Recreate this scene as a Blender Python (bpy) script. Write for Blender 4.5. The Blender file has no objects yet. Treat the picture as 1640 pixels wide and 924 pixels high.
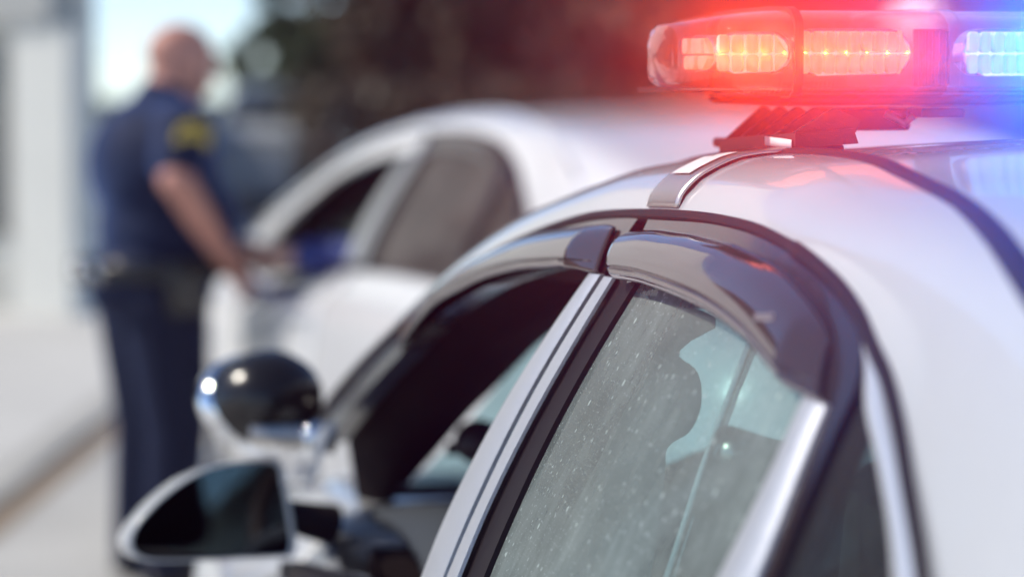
import bpy, bmesh, math, random
import numpy as np
from mathutils import Vector, Matrix
R = math.radians
S = bpy.context.scene
COL = S.collection
random.seed(7)

# ------------------------------------------------------------------ camera
cd = bpy.data.cameras.new('camera'); cam = bpy.data.objects.new('camera', cd); COL.objects.link(cam)
S.camera = cam
cd.sensor_width = 36.0; cd.lens = 90.0
cd.clip_start = 0.05; cd.clip_end = 2000
cam.location = (-1.22, -2.32, 1.53)
cam.rotation_euler = (R(90 - 4.68), 0, R(-11.444))
cd.dof.use_dof = True; cd.dof.focus_distance = 2.36; cd.dof.aperture_fstop = 2.45
cd.dof.aperture_blades = 0

# ------------------------------------------------------------------ world, sun, exposure
SUN_AZ, SUN_EL = 80.0, 47.0        # degrees left of +Y, degrees up
w = bpy.data.worlds.new('World'); S.world = w; w.use_nodes = True
nt = w.node_tree; bg = nt.nodes['Background']
sky = nt.nodes.new('ShaderNodeTexSky'); sky.sky_type = 'NISHITA'; sky.sun_disc = False
sky.sun_elevation = R(SUN_EL); sky.sun_rotation = R(-SUN_AZ)
sky.air_density = .6; sky.dust_density = 0.05; sky.ozone_density = 1.5; sky.altitude = 1200
nt.links.new(sky.outputs['Color'], bg.inputs['Color']); bg.inputs['Strength'].default_value = 0.14
sl = bpy.data.lights.new('sun', 'SUN'); sun = bpy.data.objects.new('sun', sl); COL.objects.link(sun)
sl.energy = 3.1; sl.angle = R(0.5); sl.color = (1.0, 0.93, 0.82)
sd = Vector((-math.sin(R(SUN_AZ)) * math.cos(R(SUN_EL)), math.cos(R(SUN_AZ)) * math.cos(R(SUN_EL)), math.sin(R(SUN_EL))))
sun.rotation_euler = sd.to_track_quat('Z', 'Y').to_euler()
sun.location = sd * 30
S.view_settings.view_transform = 'Standard'; S.view_settings.look = 'None'
S.view_settings.gamma = 1.0; S.view_settings.exposure = 0.42
S.render.engine = 'CYCLES'
S.cycles.use_denoising = True
S.cycles.use_adaptive_sampling = True; S.cycles.adaptive_threshold = .025
S.cycles.max_bounces = 7; S.cycles.diffuse_bounces = 3; S.cycles.transparent_max_bounces = 20; S.cycles.volume_bounces = 0
S.cycles.sample_clamp_indirect = 8.0
S.cycles.caustics_reflective = False; S.cycles.caustics_refractive = False

RED_P, BLUE_P, HAZE = 45.0, 430.0, .0012     # watts of the added beams, added glow haze per metre

# ------------------------------------------------------------------ materials
M = {}
def mat(name, base=(.5, .5, .5), rough=.5, metal=0., coat=0., spec=.5, noise=0., nscale=20., bump=0., bscale=200.,
        emit=None, estr=0., coat_rough=.03, rvar=0., col2=None):
    m = bpy.data.materials.new(name); m.use_nodes = True
    t = m.node_tree; b = t.nodes['Principled BSDF']
    b.inputs['Base Color'].default_value = (*base, 1); b.inputs['Roughness'].default_value = rough
    b.inputs['Metallic'].default_value = metal; b.inputs['Coat Weight'].default_value = coat
    b.inputs['Coat Roughness'].default_value = coat_rough
    b.inputs['Specular IOR Level'].default_value = spec
    tc = t.nodes.new('ShaderNodeTexCoord')
    if noise or col2:
        n = t.nodes.new('ShaderNodeTexNoise'); n.inputs['Scale'].default_value = nscale; n.inputs['Detail'].default_value = 6
        t.links.new(tc.outputs['Object'], n.inputs['Vector'])
        mx = t.nodes.new('ShaderNodeMix'); mx.data_type = 'RGBA'
        rp = t.nodes.new('ShaderNodeMapRange'); rp.inputs[1].default_value = .35; rp.inputs[2].default_value = .65
        t.links.new(n.outputs['Fac'], rp.inputs[0]); t.links.new(rp.outputs[0], mx.inputs[0])
        c2 = col2 if col2 else tuple(c * (1 - noise) for c in base)
        mx.inputs[6].default_value = (*base, 1); mx.inputs[7].default_value = (*c2, 1)
        t.links.new(mx.outputs[2], b.inputs['Base Color'])
    if rvar:
        n = t.nodes.new('ShaderNodeTexNoise'); n.inputs['Scale'].default_value = 14; n.inputs['Detail'].default_value = 8
        t.links.new(tc.outputs['Object'], n.inputs['Vector'])
        rp = t.nodes.new('ShaderNodeMapRange'); rp.inputs[1].default_value = .3; rp.inputs[2].default_value = .7
        rp.inputs[3].default_value = max(.01, rough - rvar); rp.inputs[4].default_value = rough + rvar
        t.links.new(n.outputs['Fac'], rp.inputs[0]); t.links.new(rp.outputs[0], b.inputs['Roughness'])
    if bump:
        n = t.nodes.new('ShaderNodeTexNoise'); n.inputs['Scale'].default_value = bscale; n.inputs['Detail'].default_value = 4
        t.links.new(tc.outputs['Object'], n.inputs['Vector'])
        bp = t.nodes.new('ShaderNodeBump'); bp.inputs['Strength'].default_value = bump; bp.inputs['Distance'].default_value = .002
        t.links.new(n.outputs['Fac'], bp.inputs['Height']); t.links.new(bp.outputs['Normal'], b.inputs['Normal'])
    if emit:
        b.inputs['Emission Color'].default_value = (*emit, 1); b.inputs['Emission Strength'].default_value = estr
    M[name] = m
    return m

mat('white_paint', (.54, .555, .575), .30, coat=1, noise=.05, nscale=3, coat_rough=.02, bump=.012, bscale=18)
mat('white_paint_plain', (.74, .74, .74), .30, coat=1)
mat('grey_paint', (.30, .32, .33), .35, metal=.3, coat=1)
mat('silver_paint', (.48, .50, .50), .35, metal=.3, coat=1)
mat('black_gloss', (.024, .016, .014), .13, coat=.3, noise=.25, nscale=9, rvar=.04)
mat('smoke_acrylic', (.055, .038, .032), .08, coat=.7, spec=.5, noise=.18, nscale=6, rvar=.03, bump=.03, bscale=30)
mat('clear_lip', (.32, .29, .29), .12, spec=.7)
mat('rubber', (.010, .006, .007), .6, spec=.25)
mat('gasket', (.02, .012, .012), .45)
mat('dark_plastic', (.014, .010, .011), .5, spec=.3, bump=.25, bscale=500)
mat('interior', (.006, .003, .0035), .85, spec=.12, bump=.2, bscale=300)
mat('headliner', (.014, .010, .010), .9)
mat('seat_cloth', (.03, .028, .03), .85, bump=.4, bscale=400)
mat('dash_grey', (.045, .052, .06), .7, spec=.25)
mat('silhouette_grey', (.42, .43, .42), .6)
mat('chrome', (.82, .84, .87), .07, metal=1)
mat('bright_moulding', (.85, .86, .88), .22, metal=.6)
mat('steel', (.60, .57, .53), .38, metal=1, bump=.15, bscale=160)
mat('mirror', (.34, .34, .35), .015, metal=1)
mat('sticker', (.78, .78, .76), .5, noise=.06, nscale=60)
mat('tyre', (.02, .02, .02), .8)
mat('rim', (.5, .5, .5), .3, metal=1)
mat('tail_red', (.35, .01, .01), .15, coat=.6)
mat('head_glass', (.7, .72, .74), .1, coat=.8)
mat('asphalt', (.50, .495, .475), .9, noise=.18, nscale=1.2, bump=.5, bscale=120)
mat('concrete', (.62, .61, .58), .88, noise=.12, nscale=1.0, bump=.35, bscale=60)
mat('kerb_stone', (.48, .47, .44), .88, noise=.25, nscale=4, bump=.4, bscale=60)
mat('gutter_dirt', (.24, .21, .17), .95, col2=(.28, .20, .14), nscale=9, bump=.7, bscale=90)
mat('facade', (.80, .79, .72), .85, noise=.08, nscale=.8, bump=.2, bscale=30)
mat('facade_grey', (.50, .50, .47), .85, noise=.1, nscale=.8)
mat('facade_dark', (.34, .32, .29), .7)
mat('brick_brown', (.17, .12, .10), .85, noise=.3, nscale=2)
mat('window_dark', (.14, .15, .15), .1, coat=.5)
mat('bark', (.08, .055, .04), .95, noise=.4, nscale=8, bump=.8, bscale=30)
mat('leaf_green', (.065, .10, .045), .6, col2=(.10, .14, .06), nscale=.9)
mat('leaf_dark', (.095, .085, .050), .65, col2=(.14, .10, .065), nscale=.9)
mat('leaf_brown', (.18, .10, .065), .65, col2=(.23, .13, .085), nscale=.9)
mat('skin', (.60, .28, .21), .45, noise=.12, nscale=14, spec=.45)
mat('skin_pale', (.62, .36, .27), .45)
mat('uniform', (.007, .011, .036), .7, spec=.2, noise=.3, nscale=30, bump=.3, bscale=120)
mat('trousers', (.007, .009, .026), .7, spec=.2, bump=.3, bscale=120)
mat('leather', (.012, .011, .011), .22)
mat('hair', (.10, .07, .05), .6)
mat('patch_gold', (.62, .46, .06), .6)
mat('patch_navy', (.02, .03, .10), .6)
mat('blue_cloth', (.03, .05, .20), .7)
mat('paper', (.80, .80, .78), .7)
mat('pad_blue', (.10, .10, .42), .5)

def road_film(name):
    """thin film of dust and dried drops that dulls the lacquer in patches"""
    t = M[name].node_tree; b = t.nodes['Principled BSDF']; tc = t.nodes.new('ShaderNodeTexCoord')
    n = t.nodes.new('ShaderNodeTexNoise'); n.inputs['Scale'].default_value = 9; n.inputs['Detail'].default_value = 9
    v = t.nodes.new('ShaderNodeTexVoronoi'); v.inputs['Scale'].default_value = 55
    for k in (n, v): t.links.new(tc.outputs['Object'], k.inputs['Vector'])
    lt = t.nodes.new('ShaderNodeMapRange'); lt.inputs[1].default_value = .16; lt.inputs[2].default_value = .10; lt.inputs[3].default_value = 0; lt.inputs[4].default_value = .18
    t.links.new(v.outputs['Distance'], lt.inputs[0])
    mr = t.nodes.new('ShaderNodeMapRange'); mr.inputs[1].default_value = .35; mr.inputs[2].default_value = .75; mr.inputs[3].default_value = .015; mr.inputs[4].default_value = .12
    t.links.new(n.outputs['Fac'], mr.inputs[0])
    ad = t.nodes.new('ShaderNodeMath'); ad.operation = 'ADD'; t.links.new(lt.outputs[0], ad.inputs[0]); t.links.new(mr.outputs[0], ad.inputs[1])
    t.links.new(ad.outputs[0], b.inputs['Coat Roughness'])
road_film('white_paint')
for k, sw_ in (('uniform', .55), ('trousers', .15)):
    b = M[k].node_tree.nodes['Principled BSDF']
    b.inputs['Sheen Weight'].default_value = sw_; b.inputs['Sheen Roughness'].default_value = .5; b.inputs['Sheen Tint'].default_value = (.25, .42, 1, 1)  # blue sheen puts a sky-lit rim into the cloth colour
def sparkle_trim():
    m = mat('glare_trim', (.74, .74, .76), .36, metal=.75)  # silver stands in for sun glare on black gloss trim
    t = m.node_tree; b = t.nodes['Principled BSDF']
    tc = t.nodes.new('ShaderNodeTexCoord'); n = t.nodes.new('ShaderNodeTexNoise')
    n.inputs['Scale'].default_value = 620; n.inputs['Detail'].default_value = 3
    t.links.new(tc.outputs['Object'], n.inputs['Vector'])
    bp = t.nodes.new('ShaderNodeBump'); bp.inputs['Strength'].default_value = .55; bp.inputs['Distance'].default_value = .0012
    t.links.new(n.outputs['Fac'], bp.inputs['Height']); t.links.new(bp.outputs['Normal'], b.inputs['Normal'])
sparkle_trim()

def glass(name, tint, dust=0., refl=1.0, dustcol=(.62, .62, .58), specks=False, rough=.01):
    """clear pane: tinted see-through, mirror-like at grazing angles, a film of dust on it"""
    m = bpy.data.materials.new(name); m.use_nodes = True; t = m.node_tree
    t.nodes.remove(t.nodes['Principled BSDF']); out = t.nodes['Material Output']
    tr = t.nodes.new('ShaderNodeBsdfTransparent'); tr.inputs[0].default_value = (*tint, 1)
    gl = t.nodes.new('ShaderNodeBsdfGlossy'); gl.inputs['Roughness'].default_value = rough
    gl.inputs['Color'].default_value = (refl, refl, refl, 1)
    fr = t.nodes.new('ShaderNodeFresnel'); ior = 1.45 if refl > .8 else 1.33
    ge = t.nodes.new('ShaderNodeNewGeometry'); ma = t.nodes.new('ShaderNodeMath'); ma.operation = 'MULTIPLY_ADD'   # a thin pane reflects alike from both faces
    ma.inputs[1].default_value = 1 / ior - ior; ma.inputs[2].default_value = ior
    t.links.new(ge.outputs['Backfacing'], ma.inputs[0]); t.links.new(ma.outputs[0], fr.inputs[0])
    m1 = t.nodes.new('ShaderNodeMixShader')
    t.links.new(fr.outputs[0], m1.inputs[0]); t.links.new(tr.outputs[0], m1.inputs[1]); t.links.new(gl.outputs[0], m1.inputs[2])
    last = m1
    if dust:
        df = t.nodes.new('ShaderNodeBsdfDiffuse'); df.inputs[0].default_value = (*dustcol, 1)
        tl = t.nodes.new('ShaderNodeBsdfTranslucent'); tl.inputs[0].default_value = (*dustcol, 1)
        dm = t.nodes.new('ShaderNodeMixShader'); dm.inputs[0].default_value = .35
        t.links.new(df.outputs[0], dm.inputs[1]); t.links.new(tl.outputs[0], dm.inputs[2])
        tc = t.nodes.new('ShaderNodeTexCoord')
        n = t.nodes.new('ShaderNodeTexNoise'); n.inputs['Scale'].default_value = 7; n.inputs['Detail'].default_value = 5
        t.links.new(tc.outputs['Object'], n.inputs['Vector'])
        mr = t.nodes.new('ShaderNodeMapRange'); mr.inputs[1].default_value = .3; mr.inputs[2].default_value = .75
        mr.inputs[3].default_value = dust * .65; mr.inputs[4].default_value = dust * 1.35
        t.links.new(n.outputs['Fac'], mr.inputs[0]); fac = mr.outputs[0]
        if specks:                                              # dried runs down the pane
            mp = t.nodes.new('ShaderNodeMapping'); mp.inputs['Scale'].default_value = (70, 70, 5)
            t.links.new(tc.outputs['Object'], mp.inputs['Vector'])
            n2 = t.nodes.new('ShaderNodeTexNoise'); n2.inputs['Scale'].default_value = 1; n2.inputs['Detail'].default_value = 4
            t.links.new(mp.outputs[0], n2.inputs['Vector'])
            m3 = t.nodes.new('ShaderNodeMapRange'); m3.inputs[1].default_value = .3; m3.inputs[2].default_value = .75; m3.inputs[3].default_value = .86; m3.inputs[4].default_value = 1.2
            t.links.new(n2.outputs['Fac'], m3.inputs[0])
            mm = t.nodes.new('ShaderNodeMath'); mm.operation = 'MULTIPLY'; t.links.new(fac, mm.inputs[0]); t.links.new(m3.outputs[0], mm.inputs[1]); fac = mm.outputs[0]
        if specks:
            for sc, thr, amt, stretch in ((70, .17, .5, .6), (150, .22, .5, .5), (330, .26, .40, .7), (700, .28, .30, .8)):
                mp = t.nodes.new('ShaderNodeMapping'); mp.inputs['Scale'].default_value = (1, 1, stretch)
                mp.inputs['Rotation'].default_value = (.2, 0, 0)
                t.links.new(tc.outputs['Object'], mp.inputs['Vector'])
                v = t.nodes.new('ShaderNodeTexVoronoi'); v.inputs['Scale'].default_value = sc
                t.links.new(mp.outputs[0], v.inputs['Vector'])
                # only some cells carry a speck, and its size varies
                sep = t.nodes.new('ShaderNodeSeparateColor'); t.links.new(v.outputs['Color'], sep.inputs[0])
                sz = t.nodes.new('ShaderNodeMapRange'); sz.inputs[1].default_value = .42; sz.inputs[2].default_value = 1
                sz.inputs[3].default_value = 0.0; sz.inputs[4].default_value = thr
                t.links.new(sep.outputs[0], sz.inputs[0])
                lt = t.nodes.new('ShaderNodeMath'); lt.operation = 'LESS_THAN'
                t.links.new(v.outputs['Distance'], lt.inputs[0]); t.links.new(sz.outputs[0], lt.inputs[1])
                am = t.nodes.new('ShaderNodeMath'); am.operation = 'MULTIPLY_ADD'; am.inputs[1].default_value = amt
                t.links.new(lt.outputs[0], am.inputs[0]); t.links.new(fac, am.inputs[2]); fac = am.outputs[0]
        m2 = t.nodes.new('ShaderNodeMixShader'); t.links.new(fac, m2.inputs[0])
        t.links.new(last.outputs[0], m2.inputs[1]); t.links.new(dm.outputs[0], m2.inputs[2]); last = m2
    t.links.new(last.outputs[0], out.inputs['Surface'])
    M[name] = m
    return m
glass('pane_dusty', (.60, .79, .76), dust=.30, dustcol=(.58, .68, .65), specks=True, refl=.6)
glass('pane_tinted', (.42, .50, .49), dust=.05)
glass('pane_clear', (.40, .58, .60), dust=.02)
glass('pane_dark', (.16, .15, .14), dust=.26, dustcol=(.42, .36, .33), refl=.6)
glass('polycarbonate', (.86, .91, .90), dust=.04)
def lens_material(name, tint):
    m = glass(name, tint, dust=.06 if tint[2] < .7 else .05, dustcol=(.85, .55, .50) if tint[2] < .7 else (.8, .8, .8))
    t = m.node_tree
    tc = t.nodes.new('ShaderNodeTexCoord'); wv = t.nodes.new('ShaderNodeTexWave'); wv.bands_direction = 'X'
    wv.inputs['Scale'].default_value = 75; wv.inputs['Distortion'].default_value = .6
    t.links.new(tc.outputs['Object'], wv.inputs['Vector'])
    bp = t.nodes.new('ShaderNodeBump'); bp.inputs['Strength'].default_value = .22; bp.inputs['Distance'].default_value = .0010
    t.links.new(wv.outputs['Fac'], bp.inputs['Height'])
    for n in t.nodes:
        if n.type in ('BSDF_GLOSSY', 'FRESNEL'): t.links.new(bp.outputs['Normal'], n.inputs['Normal'])
lens_material('lens_red', (1.0, .62, .58))
lens_material('lens_clear', (.92, .94, .97))
def led_material(name, lo, hi, strength):
    """lit optic: bright cells with a moulded, slightly mottled pattern"""
    m = bpy.data.materials.new(name); m.use_nodes = True; t = m.node_tree
    b = t.nodes['Principled BSDF']; b.inputs['Base Color'].default_value = (.6, .5, .5, 1); b.inputs['Roughness'].default_value = .15
    tc = t.nodes.new('ShaderNodeTexCoord'); mp = t.nodes.new('ShaderNodeMapping')
    mp.inputs['Scale'].default_value = (260, 40, 60); t.links.new(tc.outputs['Object'], mp.inputs['Vector'])
    n = t.nodes.new('ShaderNodeTexNoise'); n.inputs['Scale'].default_value = 1.0; n.inputs['Detail'].default_value = 3
    t.links.new(mp.outputs[0], n.inputs['Vector'])
    mr = t.nodes.new('ShaderNodeMapRange'); mr.inputs[1].default_value = .36; mr.inputs[2].default_value = .60
    t.links.new(n.outputs['Fac'], mr.inputs[0])
    mx = t.nodes.new('ShaderNodeMix'); mx.data_type = 'RGBA'
    mx.inputs[6].default_value = (*lo, 1); mx.inputs[7].default_value = (*hi, 1)
    t.links.new(mr.outputs[0], mx.inputs[0]); t.links.new(mx.outputs[2], b.inputs['Emission Color'])
    b.inputs['Emission Strength'].default_value = strength
    M[name] = m
led_material('led_red', (1.0, .14, .0), (1.0, .27, .16), .75)
led_material('led_blue', (.05, .30, .60), (.10, .45, .85), .6)

# ------------------------------------------------------------------ mesh helpers
def link(o, parent=None):
    COL.objects.link(o)
    if parent is not None: o.parent = parent
    return o
def mesh(name, verts, faces, material, parent=None, smooth=True, solid=0., bevel=0., sub=0, auto=None):
    me = bpy.data.meshes.new(name); me.from_pydata([tuple(v) for v in verts], [], faces); me.update()
    mats = material if isinstance(material, (list, tuple)) else [material]
    for k in mats: me.materials.append(M[k])
    if smooth:
        for p in me.polygons: p.use_smooth = True
    if auto is not None: me.set_sharp_from_angle(angle=R(auto))
    o = link(bpy.data.objects.new(name, me), parent)
    if solid:
        md = o.modifiers.new('solid', 'SOLIDIFY'); md.thickness = solid; md.offset = -1
    if bevel:
        md = o.modifiers.new('bevel', 'BEVEL'); md.width = bevel; md.segments = 3; md.limit_method = 'ANGLE'
    if sub:
        md = o.modifiers.new('sub', 'SUBSURF'); md.levels = sub; md.render_levels = sub
    return o
def empty(name, loc=(0, 0, 0), rz=0., sc=1.0):
    o = bpy.data.objects.new(name, None); COL.objects.link(o); o.location = loc; o.rotation_euler = (0, 0, rz)
    o.scale = (sc, sc, sc); o.empty_display_size = .1
    return o
def tag(o, label, cat=None, group=None, kind=None):
    if label: o['label'] = label
    if cat: o['category'] = cat
    if group: o['group'] = group
    if kind: o['kind'] = kind
    return o
class MB:
    """collects pieces of ONE part"""
    def __init__(s): s.v = []; s.f = []
    def add(s, v, f):
        k = len(s.v); s.v += [tuple(p) for p in v]; s.f += [tuple(i + k for i in q) for q in f]; return s
    def box(s, a, b, rot=None, at=None):
        x0, y0, z0 = a; x1, y1, z1 = b
        v = [(x0, y0, z0), (x1, y0, z0), (x1, y1, z0), (x0, y1, z0), (x0, y0, z1), (x1, y0, z1), (x1, y1, z1), (x0, y1, z1)]
        if rot is not None: v = [tuple(rot @ Vector(p)) for p in v]
        if at is not None: v = [tuple(Vector(p) + Vector(at)) for p in v]
        return s.add(v, [(0, 3, 2, 1), (4, 5, 6, 7), (0, 1, 5, 4), (1, 2, 6, 5), (2, 3, 7, 6), (3, 0, 4, 7)])
    def grid(s, rows, flip=False):
        n, m = len(rows), len(rows[0]); f = []
        for i in range(n - 1):
            for j in range(m - 1):
                q = (i * m + j, i * m + j + 1, (i + 1) * m + j + 1, (i + 1) * m + j)
                f.append(q[::-1] if flip else q)
        return s.add([p for r in rows for p in r], f)
    def tube(s, pts, rad, n=8, close=True):
        pts = [Vector(p) for p in pts]; rows = []
        for i, p in enumerate(pts):
            d = (pts[min(i + 1, len(pts) - 1)] - pts[max(i - 1, 0)]).normalized()
            a = d.cross(Vector((0, 0, 1)));  a = a if a.length > .05 else d.cross(Vector((0, 1, 0)))
            a.normalize(); b = d.cross(a); r = rad[i] if isinstance(rad, (list, tuple)) else rad
            rows.append([p + (a * math.cos(t) + b * math.sin(t)) * r for t in [2 * math.pi * k / n for k in range(n + 1)]])
        s.grid(rows)
        if close:
            s.add(rows[0][:-1], [tuple(range(n))]); s.add(rows[-1][:-1], [tuple(range(n))[::-1]])
        return s
    def ball(s, c, r, n=16, m=10, rot=None):
        r = (r, r, r) if not isinstance(r, (tuple, list)) else r; rows = []
        for i in range(m + 1):
            th = math.pi * i / m; row = []
            for k in range(n + 1):
                ph = 2 * math.pi * k / n
                p = Vector((r[0] * math.sin(th) * math.cos(ph), r[1] * math.sin(th) * math.sin(ph), r[2] * math.cos(th)))
                if rot is not None: p = rot @ p
                row.append(p + Vector(c))
            rows.append(row)
        return s.grid(rows)
    def lathe(s, prof, n=24, mtx=None):
        rows = []
        for r, h in prof:
            row = []
            for k in range(n + 1):
                a = 2 * math.pi * k / n; p = Vector((r * math.cos(a), r * math.sin(a), h))
                row.append(mtx @ p if mtx is not None else p)
            rows.append(row)
        return s.grid(rows)
    def prism(s, poly, z0, z1, mtx=None):
        n = len(poly)
        v = [Vector((x, y, z0)) for x, y in poly] + [Vector((x, y, z1)) for x, y in poly]
        if mtx is not None: v = [mtx @ p for p in v]
        f = [tuple(range(n))[::-1], tuple(range(n, 2 * n))] + [(i, (i + 1) % n, n + (i + 1) % n, n + i) for i in range(n)]
        return s.add(v, f)
    def build(s, name, material, parent=None, **k): return mesh(name, s.v, s.f, material, parent, **k)

def outward(o, ref):
    """turn a pane so that its faces look away from a point"""
    r = Vector(ref); me = o.data
    if sum((p.center - r).normalized().dot(p.normal) * p.area for p in me.polygons) < 0: me.flip_normals()
    return o
def interp(tab):
    """y -> value, monotone-ish cubic through the table"""
    t = sorted(tab); xs = np.array([a[0] for a in t]); ys = np.array([a[1] for a in t])
    m = np.gradient(ys, xs)
    def f(x):
        if x <= xs[0]: return float(ys[0] + (x - xs[0]) * m[0])
        if x >= xs[-1]: return float(ys[-1] + (x - xs[-1]) * m[-1])
        i = int(np.searchsorted(xs, x)) - 1; i = max(0, min(i, len(xs) - 2)); h = xs[i + 1] - xs[i]; t_ = (x - xs[i]) / h
        return float((1 + 2 * t_) * (1 - t_) ** 2 * ys[i] + t_ * (1 - t_) ** 2 * h * m[i] + t_ * t_ * (3 - 2 * t_) * ys[i + 1] + t_ * t_ * (t_ - 1) * h * m[i + 1])
    return f
def resample(pts, n):
    """smooth curve through 2D or 3D points, n even steps"""
    P = np.array(pts, float); k = len(P); Q = np.vstack([2 * P[0] - P[1], P, 2 * P[-1] - P[-2]]); out = []
    for i in range(k - 1):
        p0, p1, p2, p3 = Q[i], Q[i + 1], Q[i + 2], Q[i + 3]
        for t in np.linspace(0, 1, 12, endpoint=False):
            out.append(.5 * (2 * p1 + (p2 - p0) * t + (2 * p0 - 5 * p1 + 4 * p2 - p3) * t * t + (3 * p1 - p0 - 3 * p2 + p3) * t ** 3))
    out.append(P[-1]); out = np.array(out)
    d = np.r_[0, np.cumsum(np.linalg.norm(np.diff(out, axis=0), axis=1))]
    u = np.linspace(0, d[-1], n)
    return np.stack([np.interp(u, d, out[:, c]) for c in range(P.shape[1])], 1)

# ------------------------------------------------------------------ car body: the shapes shared by all sedans
# car coordinates: Y forward, X right, Z up, B-pillar at y = .1, ground at z = 0
def side(y, z):
    t = z - 1.0; c = .045 if y < -.05 else .024
    return .80 - .42 * t - .28 * t * t - c * ((y + .05) / .9) ** 2
RAIL = [(1.90, .745, .905), (1.743, .733, .965), (1.553, .716, 1.05), (1.343, .702, 1.12), (1.137, .683, 1.189), (.994, .665, 1.24), (.73, .636, 1.315),
        (.581, .621, 1.347), (.43, .61, 1.372), (.322, .604, 1.386), (.176, .599, 1.397), (.074, .598, 1.402), (-.161, .593, 1.408),
        (-.263, .593, 1.406), (-.364, .595, 1.398), (-.6, .598, 1.385), (-.9, .60, 1.355), (-1.2, .60, 1.295), (-1.6, .60, 1.16), (-1.85, .61, 1.05)]
rail_x = interp([(a, b) for a, b, c in RAIL]); rail_z = interp([(a, c) for a, b, c in RAIL])
SEAM_R = [(-.364, 1.398), (-.445, 1.387), (-.513, 1.375), (-.573, 1.36), (-.625, 1.342), (-.664, 1.329), (-.724, 1.302), (-.779, 1.272),
          (-.857, 1.227), (-1.0, 1.12), (-1.10, 1.02)]
seam_z = interp(SEAM_R)
BELT = 1.02
def header(x): return .80 - .22 * (abs(x) / .5) ** 2          # front edge of the roof panel
def rear_header(x): return -1.02 + .10 * (abs(x) / .5) ** 2   # rear edge of the roof panel
def roof_profile(y):
    """(x, z) from the door seam up over the rail to the centre line"""
    xr, zr = rail_x(y), rail_z(y)
    low = []
    z0 = seam_z(y) if y < -.36 else zr - .003
    if y < -1.10: z0 = BELT - .02
    z0 = min(z0, zr - .003)
    for t in np.linspace(0, 1, 8)[:-1]:
        z = z0 + (zr - z0) * t
        low.append((side(y, z) + .012 + t * (xr - side(y, zr) - .012), z))
    a = max(0., min(1., (y - .5) / .5))                       # towards the A-pillar the band is narrower and rounder
    k = [(xr, zr), (xr - .016, zr + .024), (xr - .045, zr + .042 + .008 * a), (xr - .085, zr + .053 + .023 * a),
         (.40 + .1 * a, zr + .060 + .030 * a), (.25, zr + .067 + .04 * a), (0, zr + .071 + .047 * a)]
    c = resample([low[-1]] + k, 30)[1:]
    return low + [tuple(p) for p in c]
def place(y, x, z, s): return (s * x, y, z)                    # s = -1 left side, +1 right side

def strip(mb, c0, c1, off, s, n=40, th=.008, m=4, crown=0.):
    """a band lying on the door side between two side-view curves (y, z), with thickness"""
    a, b = resample(c0, n), resample(c1, n); rows = []
    for i in range(n):
        row = []
        for j in range(m + 1):
            t = j / m; y, z = a[i] * (1 - t) + b[i] * t
            row.append(place(y, side(y, z) + off + crown * 4 * t * (1 - t), z, s))
        y, z = b[i]; row.append(place(y, side(y, z) + off - th, z, s))
        y, z = a[i]; row = [place(y, side(y, z) + off - th, z, s)] + row
        rows.append(row)
    mb.grid(rows, flip=s > 0)
    for r, fl in ((rows[0], s > 0), (rows[-1], s < 0)):
        q = tuple(range(len(r))); mb.add(r, [q[::-1] if fl else q])
    return mb

# side-view curves (y, z)
F_OUT = [(.116, 1.395), (.176, 1.392), (.322, 1.381), (.43, 1.367), (.581, 1.342), (.73, 1.310), (.994, 1.235), (1.137, 1.184), (1.343, 1.115), (1.553, 1.045), (1.70, .985)]
F_IN = [(.116, 1.338), (.176, 1.340), (.30, 1.333), (.40, 1.323), (.54, 1.303), (.67, 1.278), (.85, 1.230), (.93, 1.195), (1.11, 1.12), (1.26, 1.055), (1.38, 1.0)]
R_OUT = [(.080, 1.397), (-.027, 1.400), (-.161, 1.403), (-.263, 1.401), (-.364, 1.393), (-.445, 1.382), (-.513, 1.370), (-.568, 1.354), (-.605, 1.335), (-.624, 1.315), (-.632, 1.285), (-.643, 1.241), (-.655, 1.20), (-.70, 1.03)]
R_IN = [(.020, 1.338), (-.04, 1.346), (-.12, 1.349), (-.20, 1.348), (-.28, 1.345), (-.36, 1.339), (-.43, 1.329), (-.49, 1.317), (-.535, 1.305), (-.556, 1.293), (-.562, 1.27), (-.570, 1.235), (-.575, 1.19), (-.59, 1.03)]
B1 = ([(.156, 1.338), (.190, 1.26), (.212, 1.19), (.222, 1.12), (.222, 1.07), (.212, 1.022)], [(.112, 1.339), (.128, 1.26), (.134, 1.19), (.131, 1.12), (.125, 1.07), (.116, 1.022)])
B2 = ([(.091, 1.339), (.106, 1.26), (.111, 1.19), (.109, 1.12), (.105, 1.07), (.097, 1.022)], [(.058, 1.340), (.067, 1.26), (.073, 1.19), (.072, 1.12), (.064, 1.07), (.054, 1.022)])
DIV = ([(-.559, 1.302), (-.572, 1.25), (-.577, 1.20), (-.577, 1.12), (-.577, 1.022)], [(-.603, 1.300), (-.620, 1.25), (-.636, 1.20), (-.652, 1.12), (-.67, 1.022)])
CHR = ([(-.593, 1.350), (-.628, 1.330), (-.663, 1.306), (-.734, 1.272), (-.811, 1.228), (-.93, 1.14), (-1.05, 1.03)],
       [(-.605, 1.3505), (-.652, 1.331), (-.690, 1.309), (-.770, 1.270), (-.845, 1.228), (-.97, 1.14), (-1.09, 1.03)])

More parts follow.
